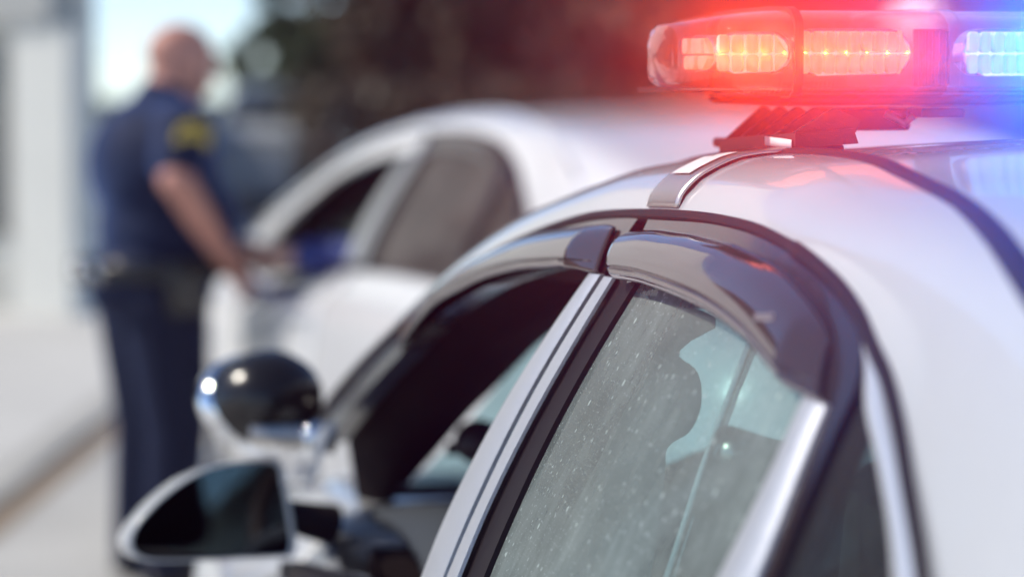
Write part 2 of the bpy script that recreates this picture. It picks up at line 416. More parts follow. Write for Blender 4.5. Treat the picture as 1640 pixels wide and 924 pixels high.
def lower_profile():
    hw = interp([(-2.55, .70), (-2.4, .83), (-2.0, .90), (-1.2, .93), (0, .935), (1.2, .93), (1.9, .89), (2.2, .80), (2.34, .66)])
    top = interp([(-2.55, .86), (-2.4, .98), (-2.0, 1.03), (-1.5, 1.03), (-1.1, 1.02), (.1, .995), (.65, .935), (1.1, .868), (1.4, .88), (1.9, .86), (2.2, .80), (2.34, .70)])
    return hw, top
HW, TOP = lower_profile()
def flank(y, s, deck=False):
    h, w_ = TOP(y), HW(y); xin = max(.1, side(max(-1.1, min(y, 1.3)), 1.0) - .0) if -1.3 < y < 1.35 else w_ - .13
    p = [(w_ - .06, .20), (w_ - .015, .32), (w_, .50), (w_ - .002, .68), (w_ - .015, .82), (w_ - .035, h - .085), (xin + .045, h - .035), (xin + .018, h - .006), (xin + .004, h)]
    return [place(y, x, z, s) for x, z in p]

def wheel_parts(car, x, y, s, r=.335):
    mt = Matrix.Translation((x, y, r)) @ Matrix.Rotation(R(90) * s, 4, 'Y')
    ty = MB().lathe([(r * .66, -.10), (r * .93, -.105), (r, -.07), (r, .07), (r * .93, .105), (r * .66, .10)], 32, mt).build('wheel', 'tyre', car)
    MB().lathe([(.0, .07), (.05, .075), (.07, .06), (r * .60, .05), (r * .66, .10)], 32, mt).build('rim', 'rim', ty)
    return ty

def make_car(name, paint, frame_m, trim_m, glass_m, detail=False, back=0.):
    car = empty(name)
    # --- roof, rails, pillars
    ys = sorted(set(np.round(np.concatenate([np.linspace(-1.8, -.9, 14), np.linspace(-.88, .25, 62), np.linspace(.27, 1.9, 56)]), 4)))
    rows = [roof_profile(y) for y in ys]; n = len(rows[0])
    mb = MB(); wind = {'f': MB(), 'r': MB()}
    for s in (-1, 1):
        V = [[place(y, x, z, s) for x, z in r] for y, r in zip(ys, rows)]
        fl = [place(y, r[0][0] - .022, r[0][1] - .006, s) for y, r in zip(ys, rows)]
        V = [[f] + v for f, v in zip(fl, V)]
        keep = {}; F = []; Fg = {'f': [], 'r': []}
        for i in range(len(ys) - 1):
            for j in range(n):
                x = abs(V[i][j][0]) + abs(V[i + 1][j + 1][0]); x /= 2; y = (ys[i] + ys[i + 1]) / 2
                q = (i * (n + 1) + j, i * (n + 1) + j + 1, (i + 1) * (n + 1) + j + 1, (i + 1) * (n + 1) + j)
                q = q if s < 0 else q[::-1]
                xp = abs(rail_x(y)) - x
                if y > header(x) and xp > .075 and j > 10: Fg['f'].append(q)
                elif y < rear_header(x) - back and xp > .10 and j > 10: Fg['r'].append(q)
                else: F.append(q)
        flat = [p for r in V for p in r]
        mb.add(flat, F); wind['f'].add(flat, Fg['f']); wind['r'].add(flat, Fg['r'])
    for b in [mb] + list(wind.values()):                          # drop points no face uses
        used = sorted({i for f in b.f for i in f}); ix = {k: i for i, k in enumerate(used)}
        b.v = [b.v[k] for k in used]; b.f = [tuple(ix[i] for i in f) for f in b.f]
    roof = mb.build('roof', paint, car, solid=.004)
    outward(wind['r'].build('rear_window', 'pane_tinted', car), (0, 0, .9))
    # --- headliner under the roof
    rows_h = []
    for y in np.linspace(-1.0, .72, 24):
        xr, zr = rail_x(y) - .03, rail_z(y)
        rows_h.append([(x, y, zr - .01 + (.045) * (1 - (abs(x) / xr) ** 3)) for x in np.linspace(-xr, xr, 17)])
    MB().grid(rows_h).build('headliner', 'headliner', car)
    # --- lower body
    for s in (-1, 1):
        for nme, y0, y1 in (('front_fender', 1.262, 2.34), ('front_door_panel', .108, 1.255), ('rear_door_panel', -.98, .100), ('rear_quarter', -2.55, -.988)):
            rr = [flank(y, s) for y in np.linspace(y0, y1, 26)]
            MB().grid(rr, flip=s < 0).build(nme, paint, car, solid=.01)
    for nme, y0, y1 in (('hood', 1.30, 2.34), ('trunk_lid', -2.55, -1.62)):
        rr = []
        for y in np.linspace(y0, y1, 20):
            e = flank(y, 1)[-1]; e2 = e[0] - .004
            rr.append([(x, y, e[2] + .035 * (1 - (x / e2) ** 2)) for x in np.linspace(-e2, e2, 15)])
        MB().grid(rr, flip=False).build(nme, paint, car, solid=.006)
    for nme, y, sg in (('front_bumper', 2.34, 1), ('rear_bumper', -2.55, -1)):
        rr = []
        for t in np.linspace(0, 1, 8):
            z = .22 + (TOP(y) - .22) * t; b = .06 * math.sin(math.pi * min(1, t * 1.3 + .05))
            rr.append([(x, y + sg * (b + .09 * (1 - (x / HW(y)) ** 2)), z) for x in np.linspace(-HW(y), HW(y), 13)])
        MB().grid(rr, flip=sg > 0).build(nme, paint, car, solid=.01)
        for s in (-1, 1):
            MB().ball((s * (HW(y) - .10), y + sg * .03, TOP(y) - .10), (.13, .09, .065)).build('headlight' if sg > 0 else 'tail_light', 'head_glass' if sg > 0 else 'tail_red', car)
    MB().box((-.80, -2.4, .20), (.80, 2.2, .28)).build('floor_pan', 'interior', car)
    MB().box((-.70, 1.18, .28), (.70, 1.28, .86)).build('firewall', 'interior', car)
    MB().box((-.70, -1.45, .28), (.70, -1.38, .98)).build('rear_bulkhead', 'interior', car)
    MB().box((-.62, -1.75, .975), (.62, -1.10, .99)).build('parcel_shelf', 'interior', car)
    for s in (-1, 1):
        for y in (1.52, -1.52): wheel_parts(car, s * .83, y, s)
    # --- the glasshouse, each side
    for s in (-1, 1):
        left = s < 0
        fd = empty('front_door'); fd.parent = car; rd = empty('rear_door'); rd.parent = car
        strip(MB(), F_OUT, F_IN, .010, s, 60, .03, 5, .002).build('window_frame', frame_m, fd, auto=50)
        # the outline runs to the back and then down, so the band must follow the corner
        strip(MB(), R_OUT, R_IN, .010, s, 70, .03, 5, .002).build('window_frame', frame_m if detail else 'black_gloss', rd, auto=50)
        strip(MB(), *B1, .015, s, 24, .005, 8, .004).build('pillar_trim', trim_m, fd, auto=50)
        strip(MB(), *B2, .016, s, 24, .004, 4, .0015).build('pillar_trim', trim_m, rd, auto=50)
        strip(MB(), [(y + .004, z) for y, z in B2[1]], [(.004, 1.345), (.014, 1.26), (.016, 1.19), (.010, 1.12), (.003, 1.07), (-.008, 1.022)], .006, s, 24, .03, 3).build('window_seal', 'rubber', rd, auto=50)
        strip(MB(), [(.215, 1.36), (.235, 1.02)], [(-.005, 1.36), (-.005, 1.02)], -.020, s, 24, .03, 2).build('centre_pillar', 'interior', car, auto=50)
        strip(MB(), *DIV, .015, s, 24, .006, 8, .004).build('division_bar', trim_m if detail else 'pane_dark', rd, auto=50)
        strip(MB(), *CHR, .014, s, 40, .008, 5, .003).build('chrome_moulding', 'bright_moulding' if detail else 'black_gloss', rd, auto=50)
        # quarter pane
        a = resample([(-.60, 1.34), (-.625, 1.315), (-.637, 1.27), (-.655, 1.20), (-.70, 1.03)], 24)
        b = resample([(-.60, 1.345), (-.668, 1.308), (-.738, 1.272), (-.815, 1.228), (-1.06, 1.03)], 24)
        rr = [[place(y, side(y, z) + .002, z, s) for y, z in [a[i] * (1 - t) + b[i] * t for t in np.linspace(0, 1, 6)]] for i in range(24)]
        outward(MB().grid(rr).build('quarter_glass', 'pane_tinted' if detail else glass_m, rd), (0, -.8, 1.0))
        # rear door pane
        rr = []
        for y in np.linspace(.055, -.60, 40):
            zt = min(1.372, (rail_z(y) if y > -.364 else seam_z(y)) - .022)
            rr.append([place(y, side(y, z), z, s) for z in np.linspace(.98, zt, 16)])
        outward(MB().grid(rr).build('window_glass', glass_m, rd), (0, -.3, 1.0))
        if not left:
            rr = []
            for y in np.linspace(.14, 1.40, 44):
                zt = rail_z(y) - .022
                rr.append([place(y, side(y, z), z, s) for z in np.linspace(min(.97, zt - .01), zt, 14)])
            outward(MB().grid(rr).build('window_glass', glass_m, fd), (0, .6, 1.0))
        # belt mouldings and inner door panels
        for d, y0, y1 in ((fd, .118, 1.34), (rd, -.69, .096)):
            c = [(y, 1.020 - .155 * max(0, y - .15)) for y in np.linspace(y0, y1, 12)]
            strip(MB(), c, [(y, z - .022) for y, z in c], .018, s, 30, .03, 3, .002).build('belt_moulding', 'rubber', d, auto=50)
            rr = [[place(y, side(y, z) - .06, z, s) for z in np.linspace(.30, .99 - .155 * max(0, y - .1), 6)] for y in np.linspace(y0, y1, 12)]
            MB().grid(rr).build('door_lining', 'interior', d, solid=.02)
        # rubber seal along the door opening
        path = [(y, rail_x(y) - .004, rail_z(y) - .004) for y in np.linspace(1.7, -.36, 70)] + [(y, side(y, seam_z(y)) + .011, seam_z(y) - .003) for y in np.linspace(-.38, -1.09, 40)]
        MB().tube([place(y, x, z, s) for y, x, z in path], .0078, 8).build('door_seal', 'rubber', car)
        # roof ditch moulding
        yy = np.linspace(.60, -1.05, 50)
        dp = []
        for y in yy:
            xd = interp([(-1.1, .64), (-.9, .595), (-.769, .569), (-.592, .533), (-.463, .512), (-.313, .494), (-.21, .490), (.1, .488), (.6, .49)])(y)
            pr = sorted(roof_profile(y)[8:]); z = np.interp(xd, [p[0] for p in pr], [p[1] for p in pr])
            dp.append((xd, y, z))
        rr = []
        for xd, y, z in dp:
            pr = sorted(roof_profile(y)[8:]); zi = lambda x: float(np.interp(x, [p[0] for p in pr], [p[1] for p in pr]))
            rr.append([(s * (xd + o), y, zi(xd + o) + h) for o, h in ((-.009, .0), (-.006, .0035), (0, .005), (.006, .0035), (.009, .0))])
        MB().grid(rr, flip=s < 0).build('roof_moulding', 'rubber' if detail else paint, car)
    for s in (-1, 1):
        rr = []
        ex = interp([(.62, .235), (.9, .215), (1.1, .184), (1.2, .165), (1.3, .14), (1.4, .10), (1.5, .06), (1.86, .03)])
        ez = interp([(.62, -.01), (.9, -.02), (1.1, -.038), (1.2, -.065), (1.3, -.095), (1.4, -.15), (1.5, -.20), (1.86, -.22)])
        for y in np.linspace(.62, 1.54, 36):
            xr, zr = rail_x(y), rail_z(y); dx, dz = ex(y), ez(y)
            rr.append([place(y, x, z, s) for x, z in ((xr - .006, zr - .012), (xr - .02, zr - .040 + dz * .2), (xr - .02 - dx * .35, zr - .045 + dz * .7), (xr - dx * .8, zr + dz - .006), (xr - dx, zr + dz), (xr - dx - .012, zr + dz + .012), (xr - max(dx - .01, .06), zr + .012 + .055 * (1 - min(1, max(0, y - 1.05) * 2.6))))])
        MB().grid(rr).build('pillar_lining', 'interior', car)
    rr = []
    for y in np.linspace(.72, 1.39, 22):
        t = (y - .72) / .67; hw = rail_x(y) - ex(y) + .035
        rr.append([(x, y - .06 * (abs(x) / hw) ** 2 * (1 - t), 1.412 - .48 * t + .05 * t * (1 - t) - .012 * (abs(x) / hw) ** 2) for x in np.linspace(-hw, hw, 19)])
    outward(MB().grid(rr).build('windshield', 'pane_clear', car), (0, 0, .8))
    MB().grid([[(x, y, z) for x in np.linspace(-.64, .64, 12)] for y, z in ((1.37, .935), (1.40, .925), (1.43, .905))]).build('cowl', 'dark_plastic', car)
    rr = []
    for x in np.linspace(-.56, .56, 24):
        y = header(x); zc = np.interp(abs(x), [p[0] for p in sorted(roof_profile(y)[8:])], [p[1] for p in sorted(roof_profile(y)[8:])])
        rr.append([(x, y - .12, zc - .03), (x, y - .02, zc - .042), (x, y + .05, zc - .045), (x, y + .055, zc - .034)])
    MB().grid(rr).build('header_lining', 'interior', car)
    for s in (-1, 1):
        for y, z in ((.24, .875), (-.72, .895)):
            x = HW(y) - .012
            MB().tube([(s * (x - .01), y - .09, z), (s * (x + .022), y - .06, z), (s * (x + .022), y + .06, z), (s * (x - .01), y + .09, z)], .011, 8).build('door_handle', paint, car)
    # --- cabin
    rr = []
    for t in np.linspace(0, 1, 9):
        y, z = resample([(.72, .60), (.70, .80), (.76, .93), (.95, .965), (1.28, .94)], 9)[int(round(t * 8))]
        rr.append([(x, y, z + .02 * math.cos(x * 4)) for x in np.linspace(-.70, .70, 15)])
    MB().grid(rr).build('dashboard', 'dash_grey', car, solid=.02)
    mt = Matrix.Translation((-.36, .58, .93)) @ Matrix.Rotation(R(-65), 4, 'X')
    sw = MB().lathe([(.185 + .016 * math.cos(a), .016 * math.sin(a)) for a in np.linspace(0, 2 * math.pi, 13)], 32, mt).build('steering_wheel', 'dark_plastic', car)
    MB().box((-.18, -.02, -.012), (.18, .02, .012), rot=mt.to_3x3(), at=mt.translation).box((-.02, -.18, -.012), (.02, 0, .012), rot=mt.to_3x3(), at=mt.translation).build('spoke', 'dark_plastic', sw)
    for sx in (-.36, .36):
        seat = empty('seat'); seat.parent = car
        MB().box((sx - .25, -.05, .30), (sx + .25, .48, .46)).build('cushion', 'seat_cloth', seat, bevel=.05)
        rt = Matrix.Rotation(R(14), 3, 'X')
        MB().box((-.24, -.07, 0), (.24, .07, .58), rot=rt, at=(sx, -.02, .42)).build('backrest', 'seat_cloth', seat, bevel=.06)
        MB().box((-.13, -.05, .62), (.13, .05, .80), rot=rt, at=(sx, -.02, .42)).build('headrest', 'seat_cloth', seat, bevel=.045)
    rs = empty('seat'); rs.parent = car
    MB().box((-.66, -1.15, .30), (.66, -.65, .46)).build('cushion', 'seat_cloth', rs, bevel=.05)
    MB().box((-.66, -.07, 0), (.66, .07, .60), rot=Matrix.Rotation(R(20), 3, 'X'), at=(0, -1.15, .42)).build('backrest', 'seat_cloth', rs, bevel=.05)
    rv = MB().ball((.0, .62, 1.285), (.125, .03, .038)).build('rearview_mirror', 'dark_plastic', car)
    MB().tube([(.0, .64, 1.30), (0, .70, 1.36)], .012).build('stalk', 'dark_plastic', rv)
    return car

car = make_car('police_car', 'white_paint', 'black_gloss', 'glare_trim', 'pane_dusty', True)
tag(car, 'white police car with smoked window visors and its driver window open', 'police car')
def child(o, nm): return [c for c in o.children if c.name.split('.')[0] == nm]
FD, RD = child(car, 'front_door')[0], child(car, 'rear_door')[0]

# ------------------------------------------------------------------ visors on the near doors
def visor(parent, top, low, n, ends, prof, name='window_visor'):
    a, b = resample(top, n), resample(low, n); rows = []
    for i in range(n):
        u = i / (n - 1)
        e = 1.0
        for w_, at in ends:                                  # the visor closes down to the door at its ends
            d = abs(u - at) / w_
            if d < 1: e = min(e, .10 + .90 * d)
        row = []
        for t, o in prof:
            y, z = a[i] * (1 - t) + b[i] * t
            row.append(place(y, side(y, z) + .013 + o * e, z, -1))
        rows.append(row)
    o = MB().grid(rows).build(name, 'smoke_acrylic', parent, solid=.0028, auto=24)
    return o, rows
VP = [(0, 0.0), (.015, .003), (.05, .009), (.12, .0155), (.22, .0195), (.38, .0225), (.58, .024), (.76, .0235), (.80, .0205), (.84, .0225), (.93, .0205), (1.0, .018)]
VPF = [tuple(p) for p in resample(VP[:8], 26)] + VP[8:]
vt = [(.088, 1.383), (.02, 1.389), (-.06, 1.391), (-.115, 1.392), (-.199, 1.391), (-.245, 1.3895), (-.345, 1.383), (-.413, 1.374), (-.473, 1.363), (-.520, 1.351), (-.549, 1.339)]
vl = [(.020, 1.346), (-.035, 1.348), (-.089, 1.349), (-.181, 1.348), (-.269, 1.345), (-.346, 1.3395), (-.421, 1.331), (-.485, 1.320), (-.535, 1.311), (-.565, 1.306), (-.588, 1.302)]
v1, vr = visor(RD, vt, vl, 121, [(.085, 1.0)], VPF)
v1['label'] = 'smoked acrylic rain visor on the rear door'
vt2 = [(.163, 1.381), (.227, 1.379), (.336, 1.370), (.452, 1.358), (.542, 1.345), (.629, 1.329), (.73, 1.309), (.86, 1.272), (.96, 1.242), (1.06, 1.208)]
vl2 = [(.122, 1.339), (.203, 1.340), (.319, 1.331), (.439, 1.319), (.569, 1.301), (.659, 1.283), (.758, 1.262), (.845, 1.236), (.92, 1.208), (1.02, 1.172)]
v2, vr2 = visor(FD, vt2, vl2, 121, [(.075, 0.0), (.25, 1.0)], VPF)
v2['label'] = 'smoked acrylic rain visor on the front door'
ts = [(.004, 1.35), (-.10, 1.353), (-.20, 1.352), (-.30, 1.348), (-.40, 1.338), (-.46, 1.330)]
tl_ = [(.000, 1.338), (-.05, 1.326), (-.12, 1.3275), (-.20, 1.332), (-.30, 1.336), (-.455, 1.326)]
strip(MB(), ts, tl_, -.006, -1, 40, .002, 3).build('tint_strip', 'interior', RD)
# clear lip under the rear visor
rr = [[(p[0] + .0, p[1], p[2]) for p in (r[-1], (r[-1][0] + .004, r[-1][1], r[-1][2] - .004), (r[-1][0] + .010, r[-1][1], r[-1][2] - .005))] for r in vr]
MB().grid(rr).build('visor_lip', 'clear_lip', v1, solid=.0015)
# moulded mark near the end of each visor: small raised loops
def visor_mark(rows, i0, parent, t0, t1):
    mb = MB()
    for k in range(4):
        t = t0 + (t1 - t0) * k / 3; r = rows[i0 - 2 * k]
        j = t * (len(r) - 1); j0 = int(j); f = j - j0
        c = Vector(r[j0]) * (1 - f) + Vector(r[j0 + 1]) * f + Vector((-.0004, 0, .0002))
        e1 = (Vector(rows[i0 - 2 * k + 1][j0]) - Vector(rows[i0 - 2 * k - 1][j0])).normalized(); e2 = (Vector(r[j0 + 1]) - Vector(r[j0])).normalized()
        mb.tube([c + e1 * (.0042 * math.cos(a)) + e2 * (.0030 * math.sin(a)) for a in np.linspace(0, 2 * math.pi, 15)], .0008, 6, close=False)
    mb.build('moulded_mark', 'clear_lip', parent)
visor_mark(vr, 101, v1, .40, .58)
visor_mark(vr2, 24, v2, .40, .60)

# ------------------------------------------------------------------ wing mirror
CAMV = Vector(cam.location)
mir = empty('wing_mirror'); mir.parent = car
mt_m = Matrix.Translation((-.938, 1.14, .968)) @ Matrix.Rotation(R(12), 4, 'Z') @ Matrix.Rotation(R(82), 4, 'X')   # local x right, y up, z towards the rear
out = [(-.118, -.060), (-.112, -.043), (-.094, -.022), (-.066, .002), (-.030, .024), (.004, .037), (.040, .042), (.100, .040), (.107, .020), (.113, -.020), (.119, -.078), (.112, -.090), (.10, -.093), (-.06, -.088), (-.103, -.081), (-.114, -.072)]
cxm = (.0, -.03)
def scaled(poly, s, c=cxm): return [(c[0] + (x - c[0]) * s, c[1] + (y - c[1]) * s) for x, y in poly]
rings = [(1.0, .0), (1.0, -.012), (.995, -.035), (.97, -.07), (.80, -.10), (.5, -.118), (.05, -.122)]
rr = []
oc = resample(out + out[:1], 49)
for s_, d in [(.935, -.012), (.945, -.002), (.96, .002), (.985, .0)] + rings:
    rr.append([mt_m @ Vector((cxm[0] + (x - cxm[0]) * s_, cxm[1] + (y - cxm[1]) * s_, d)) for x, y in oc])
MB().grid(rr, flip=False).build('mirror_housing', 'white_paint', mir)
gv = [mt_m @ Vector((cxm[0] + (x - cxm[0]) * .945, cxm[1] + (y - cxm[1]) * .945, -.005)) for x, y in oc[:-1]]
mesh('mirror_glass', gv, [tuple(range(len(gv)))], 'mirror', mir, smooth=False)
MB().tube([(-.83, 1.20, .925), (-.76, 1.22, .905)], [.022, .03], 12).build('mirror_arm', 'dark_plastic', mir)
# sail panel where the mirror meets the door
MB().add([(-.79, 1.22, .955), (-.765, 1.38, .955), (-.748, 1.33, 1.03), (-.755, 1.26, 1.04)], [(0, 1, 2, 3)]).build('sail_panel', 'white_paint', mir, solid=.01, smooth=False)

rd_ = MB().ball((-.555, 1.20, 1.02), (.036, .05, .032)).build('radar_unit', 'dark_plastic', car)
MB().tube([(-.555, 1.21, 1.0), (-.53, 1.22, .94)], .009).tube([(-.555, 1.20, 1.012), (-.60, 1.21, 1.010)], .010).build('radar_mount', 'dark_plastic', rd_)

# ------------------------------------------------------------------ pillar spotlight
sp = empty('pillar_spotlight'); sp.parent = car
ax = Vector((-.50, .74, -.42)).normalized()
q = ax.to_track_quat('Z', 'Y').to_matrix().to_4x4()
mt_s = Matrix.Translation((-.838, 1.40, 1.064)) @ Matrix.Diagonal((1.0, 1, .84, 1)) @ q
MB().lathe([(0, -.085), (.03, -.082), (.055, -.070), (.075, -.045), (.083, -.01), (.083, .02)], 36, mt_s).build('spotlight_housing', 'leather', sp)
MB().lathe([(.084, .012), (.089, .02), (.090, .04), (.084, .05), (.076, .05)], 36, mt_s).build('spotlight_rim', 'chrome', sp)
MB().lathe([(.080, .046), (.05, .056), (0, .060)], 36, mt_s).build('spotlight_lens', 'head_glass', sp)
MB().tube([(-.86, 1.34, 1.022), (-.80, 1.32, 1.018), (-.745, 1.33, 1.012)], [.019, .019, .023], 12).build('spotlight_arm', 'steel', sp)
MB().ball((-.775, 1.32, 1.016), (.024, .024, .024)).build('spotlight_knuckle', 'chrome', sp)

# ------------------------------------------------------------------ partition behind the front seats
pt = empty('partition'); pt.parent = car
MB().grid([[(x, -.28 - .05 * z_, .92 + z_ * .47) for x in np.linspace(-.56, .56, 5)] for z_ in np.linspace(0, 1, 4)]).build('screen', 'polycarbonate', pt, solid=.006)
MB().tube([(-.67, -.21, 1.06), (-.622, -.20, 1.196), (-.580, -.20, 1.303), (-.56, -.20, 1.36)], .0035, 8).tube([(-.664, -.21, 1.06), (-.616, -.20, 1.196), (-.574, -.20, 1.303), (-.553, -.20, 1.36)], .0018, 8).build('screen_edge', 'steel', pt)
MB().box((-.62, -.29, .50), (.62, -.265, .92)).build('lower_panel', 'dark_plastic', pt, bevel=.004)
def plate_with_holes(parent):
    # bracket plate: rounded plate with a round hole, two crescents and a slot; built as a ring of strips about the openings
    bm = bmesh.new()
    outl = [(-.041, -.016), (-.044, -.026), (-.036, -.034), (.055, -.070), (.075, -.060), (.075, .016), (.055, .022), (-.006, .043), (-.018, .044), (-.025, .036)]
    o2 = resample(outl + outl[:1], 60)[:-1]
    vs = [bm.verts.new((x, y, 0)) for x, y in o2]; es = [bm.edges.new((vs[i], vs[(i + 1) % len(vs)])) for i in range(len(vs))]
    def hole(pts):
        v = [bm.verts.new((x, y, 0)) for x, y in pts]; return [bm.edges.new((v[i], v[(i + 1) % len(v)])) for i in range(len(v))]
    for cx in (-.022, -.001): es += hole([(cx + .005 * math.cos(a), .023 + .007 * math.sin(a)) for a in np.linspace(0, 2 * math.pi, 12, endpoint=False)])
    es += hole([(-.033 + .004 * math.cos(a), -.012 + .004 * math.sin(a)) for a in np.linspace(math.pi * .5, math.pi * 1.5, 6)] + [(-.014 + .004 * math.cos(a), -.013 + .004 * math.sin(a)) for a in np.linspace(-math.pi * .5, math.pi * .5, 6)])
    bmesh.ops.triangle_fill(bm, use_beauty=True, use_dissolve=False, edges=es)
    me = bpy.data.meshes.new('bracket_plate'); bm.to_mesh(me); bm.free(); me.materials.append(M['dark_plastic'])
    o = link(bpy.data.objects.new('bracket_plate', me), parent)
    md = o.modifiers.new('solid', 'SOLIDIFY'); md.thickness = .004
    return o
wing = [(-.61, 1.325), (-.60, 1.325), (-.546, 1.301), (-.574, 1.282), (-.586, 1.269), (-.569, 1.255), (-.563, 1.237), (-.565, 1.213), (-.576, 1.194), (-.596, 1.181), (-.599, 1.154), (-.612, 1.056), (-.62, .95), (-.75, .95), (-.735, 1.04), (-.675, 1.18), (-.635, 1.27)]
wing = [wing[0]] + [tuple(p) for p in resample(wing[1:4], 8)][:-1] + [tuple(p) for p in resample(wing[3:12], 40)] + wing[12:]
MB().prism(wing, -.024, -.016, Matrix(((1, 0, 0, 0), (0, 0, -1, 0), (0, 1, 0, 0), (0, 0, 0, 1)))).build('silhouette_panel', 'silhouette_grey', pt, smooth=False)  # added panel standing in for the grey reflection in the rear glass
bp_ = plate_with_holes(pt)
bp_.matrix_world = Matrix.Translation((-.615, -.30, 1.20)) @ Matrix.Rotation(R(90), 4, 'X')
MB().lathe([(0, .008), (.007, .006), (.010, 0)], 16, Matrix.Translation((-.6265, -.305, 1.223)) @ Matrix.Rotation(R(90), 4, 'X')).build('bolt', 'steel', pt)

# ------------------------------------------------------------------ light bar
LB = empty('light_bar', (0, .16, 1.47)); tag(LB, 'lit red and blue emergency light bar strapped across the police car roof', 'light bar')
def lb(o):                                                    # parts are written in car coordinates
    o.parent = LB; o.matrix_parent_inverse = Matrix.Translation(LB.location).inverted(); return o
ZB = 1.5125
RIM = [(-.030, .000), (-.002, .001), (.009, .006), (.014, .0155), (.0145, .022), (.0145, .062), (.012, .069), (.0, .078), (-.016, .0822)]  # (out, up)
def bar_section(x, y0, y1, k=1.0):
    """closed section of the bar at x: rear rim, top, front rim"""
    zc = .040; r = [(y0 + .0145 - o, ZB + zc + (h - zc) * k) for o, h in RIM]; f = [(y1 - .0145 + o, ZB + zc + (h - zc) * k) for o, h in RIM]
    top = [(y0 + (y1 - y0) * t, ZB + zc + (.0842 - zc) * k) for t in (.3, .5, .7)]
    return [(x, y, z) for y, z in r + top + f[::-1]]
Y0, Y1 = .015, .315
def lens(name, xs, material, closed_at=None):
    rows = []
    for x in xs:
        t = max(0., (abs(x) - .47) / .095); t = min(t, 1.0)
        ins = .095 * t ** 2.2; k = 1 - .32 * t ** 1.6
        rows.append(bar_section(x, Y0 + ins, Y1 - ins, k))
    if closed_at is not None:
        r = rows[closed_at]; sg = -1 if closed_at == 0 else 1; cy, cz = .165, ZB + .040
        cap = [[(p[0] + sg * .010 * (1 - q ** 2), cy + (p[1] - cy) * q, cz + (p[2] - cz) * q) for p in r] for q in (.97, .9, .78, .6, .35, .05)]
        rows = cap[::-1] + rows if sg < 0 else rows + cap
    mb = MB().grid(rows)
    return lb(outward(mb.build(name, material), (xs[len(xs) // 2], .165, ZB + .03)))
lens('end_lens', list(np.linspace(-.563, -.530, 8)) + list(np.linspace(-.524, -.4745, 8)), 'lens_red', 0)
lens('lens', np.linspace(-.4665, -.320, 10), 'lens_red')
lens('lens', np.linspace(-.308, -.004, 10), 'lens_clear')
lens('lens', np.linspace(.004, .308, 10), 'lens_clear')
lens('lens', np.linspace(.320, .4665, 10), 'lens_clear')
lens('end_lens', list(np.linspace(.4745, .524, 8)) + list(np.linspace(.530, .563, 8)), 'lens_clear', -1)
def collar(x0, x1, material, name, grow=.004):
    rows = []
    for x, g in ((x0, 0), (x0, grow), (x1, grow), (x1, 0)):
        sec = bar_section(x, Y0 - g, Y1 + g, 1.0); rows.append([(a, b, c + (g if c > ZB + .03 else -g * .3)) for a, b, c in sec])
    return lb(MB().grid(rows).build(name, material, auto=40))
for x in (-.4705, .4705): collar(x - .004, x + .004, 'gasket', 'lens_gasket')
for x in (-.314, 0, .314): collar(x - .006, x + .006, 'lens_clear', 'lens_divider', .002)
# base tray
rr = []
for x in np.linspace(-.475, .475, 40):
    t = max(0, (abs(x) - .47) / .13); ins = .11 * t ** 2
    rr.append([(x, y, z) for y, z in ((Y0 + ins + .02, ZB + .002), (Y0 + ins + .006, ZB - .002), (Y0 + ins + .008, ZB - .006), (Y0 + ins + .03, ZB - .009), (Y1 - ins - .03, ZB - .009), (Y1 - ins - .008, ZB - .006), (Y1 - ins - .006, ZB - .002), (Y1 - ins - .02, ZB + .002))])
lb(MB().grid(rr).build('base_tray', 'dark_plastic'))
lb(MB().box((-.56, .05, ZB + .004), (.56, .28, ZB + .008)).build('circuit_board', 'dark_plastic'))
# light modules: tray, rounded optic and a row of lit cells
def module(xa, xb, z0, z1, yf, led, back=False, yaw=0., pivot=None):
    r = (z1 - z0) / 2; zc = (z0 + z1) / 2
    pts = [(xa + r, z0)] + [(xb - r + r * math.sin(a), zc - r * math.cos(a)) for a in np.linspace(0, math.pi, 9)] + [(xa + r - r * math.sin(a), zc + r * math.cos(a)) for a in np.linspace(0, math.pi, 9)]
    sg = 1 if not back else -1
    rot = Matrix.Identity(4) if pivot is None else Matrix.Translation(pivot) @ Matrix.Rotation(yaw, 4, 'Z') @ Matrix.Translation(-Vector(pivot))
    base = Matrix(((1, 0, 0, 0), (0, 0, sg, yf), (0, 1, 0, 0), (0, 0, 0, 1)))
    mod = MB().prism(pts, 0, .030, rot @ base).build('light_module', 'chrome', smooth=False, bevel=.003)
    lb(mod)
    n = max(2, int((xb - xa - .004) / .0125)); wd = (xb - xa - .006) / n
    for i in range(n):
        for row in (0, 1):
            x0, x1 = xa + .003 + i * wd + .0012, xa + .003 + (i + 1) * wd - .0012
            za, zb = (z0 + .002, zc - .002) if row == 0 else (zc - .0005, z1 - .003)
            cut = .010 if i in (0, n - 1) else .003
            poly = [(x0 + .002, za), (x1 - .002, za), (x1, za + .003), (x1, zb - .003), (x1 - .002, zb), (x0 + .002, zb), (x0, zb - .003), (x0, za + .003)]
            if i == n - 1: poly = [(x0, za), (x1 - (.011 if row == 0 else .004), za), (x1, zb - .003 if row == 0 else za), (x1 - (.002 if row == 0 else .012), zb), (x0, zb)]
            c = MB().prism(poly, -.004 - .002 * ((i + row) % 2), .001, rot @ base).build('led', led, smooth=False, bevel=.0012)
            c.parent = mod
    return mod
zl, zh = ZB + .020, ZB + .0655
module(-.470, -.352, zl, zh, Y0 + .012, 'led_red')
module(-.548, -.472, zl + .002, zh - .003, Y0 + .020, 'led_red', yaw=R(-24), pivot=(-.472, Y0 + .016, 1.55))
module(-.597, -.537, zl + .004, zh - .006, Y0 + .052, 'led_red', yaw=R(-76), pivot=(-.537, Y0 + .052, 1.55))
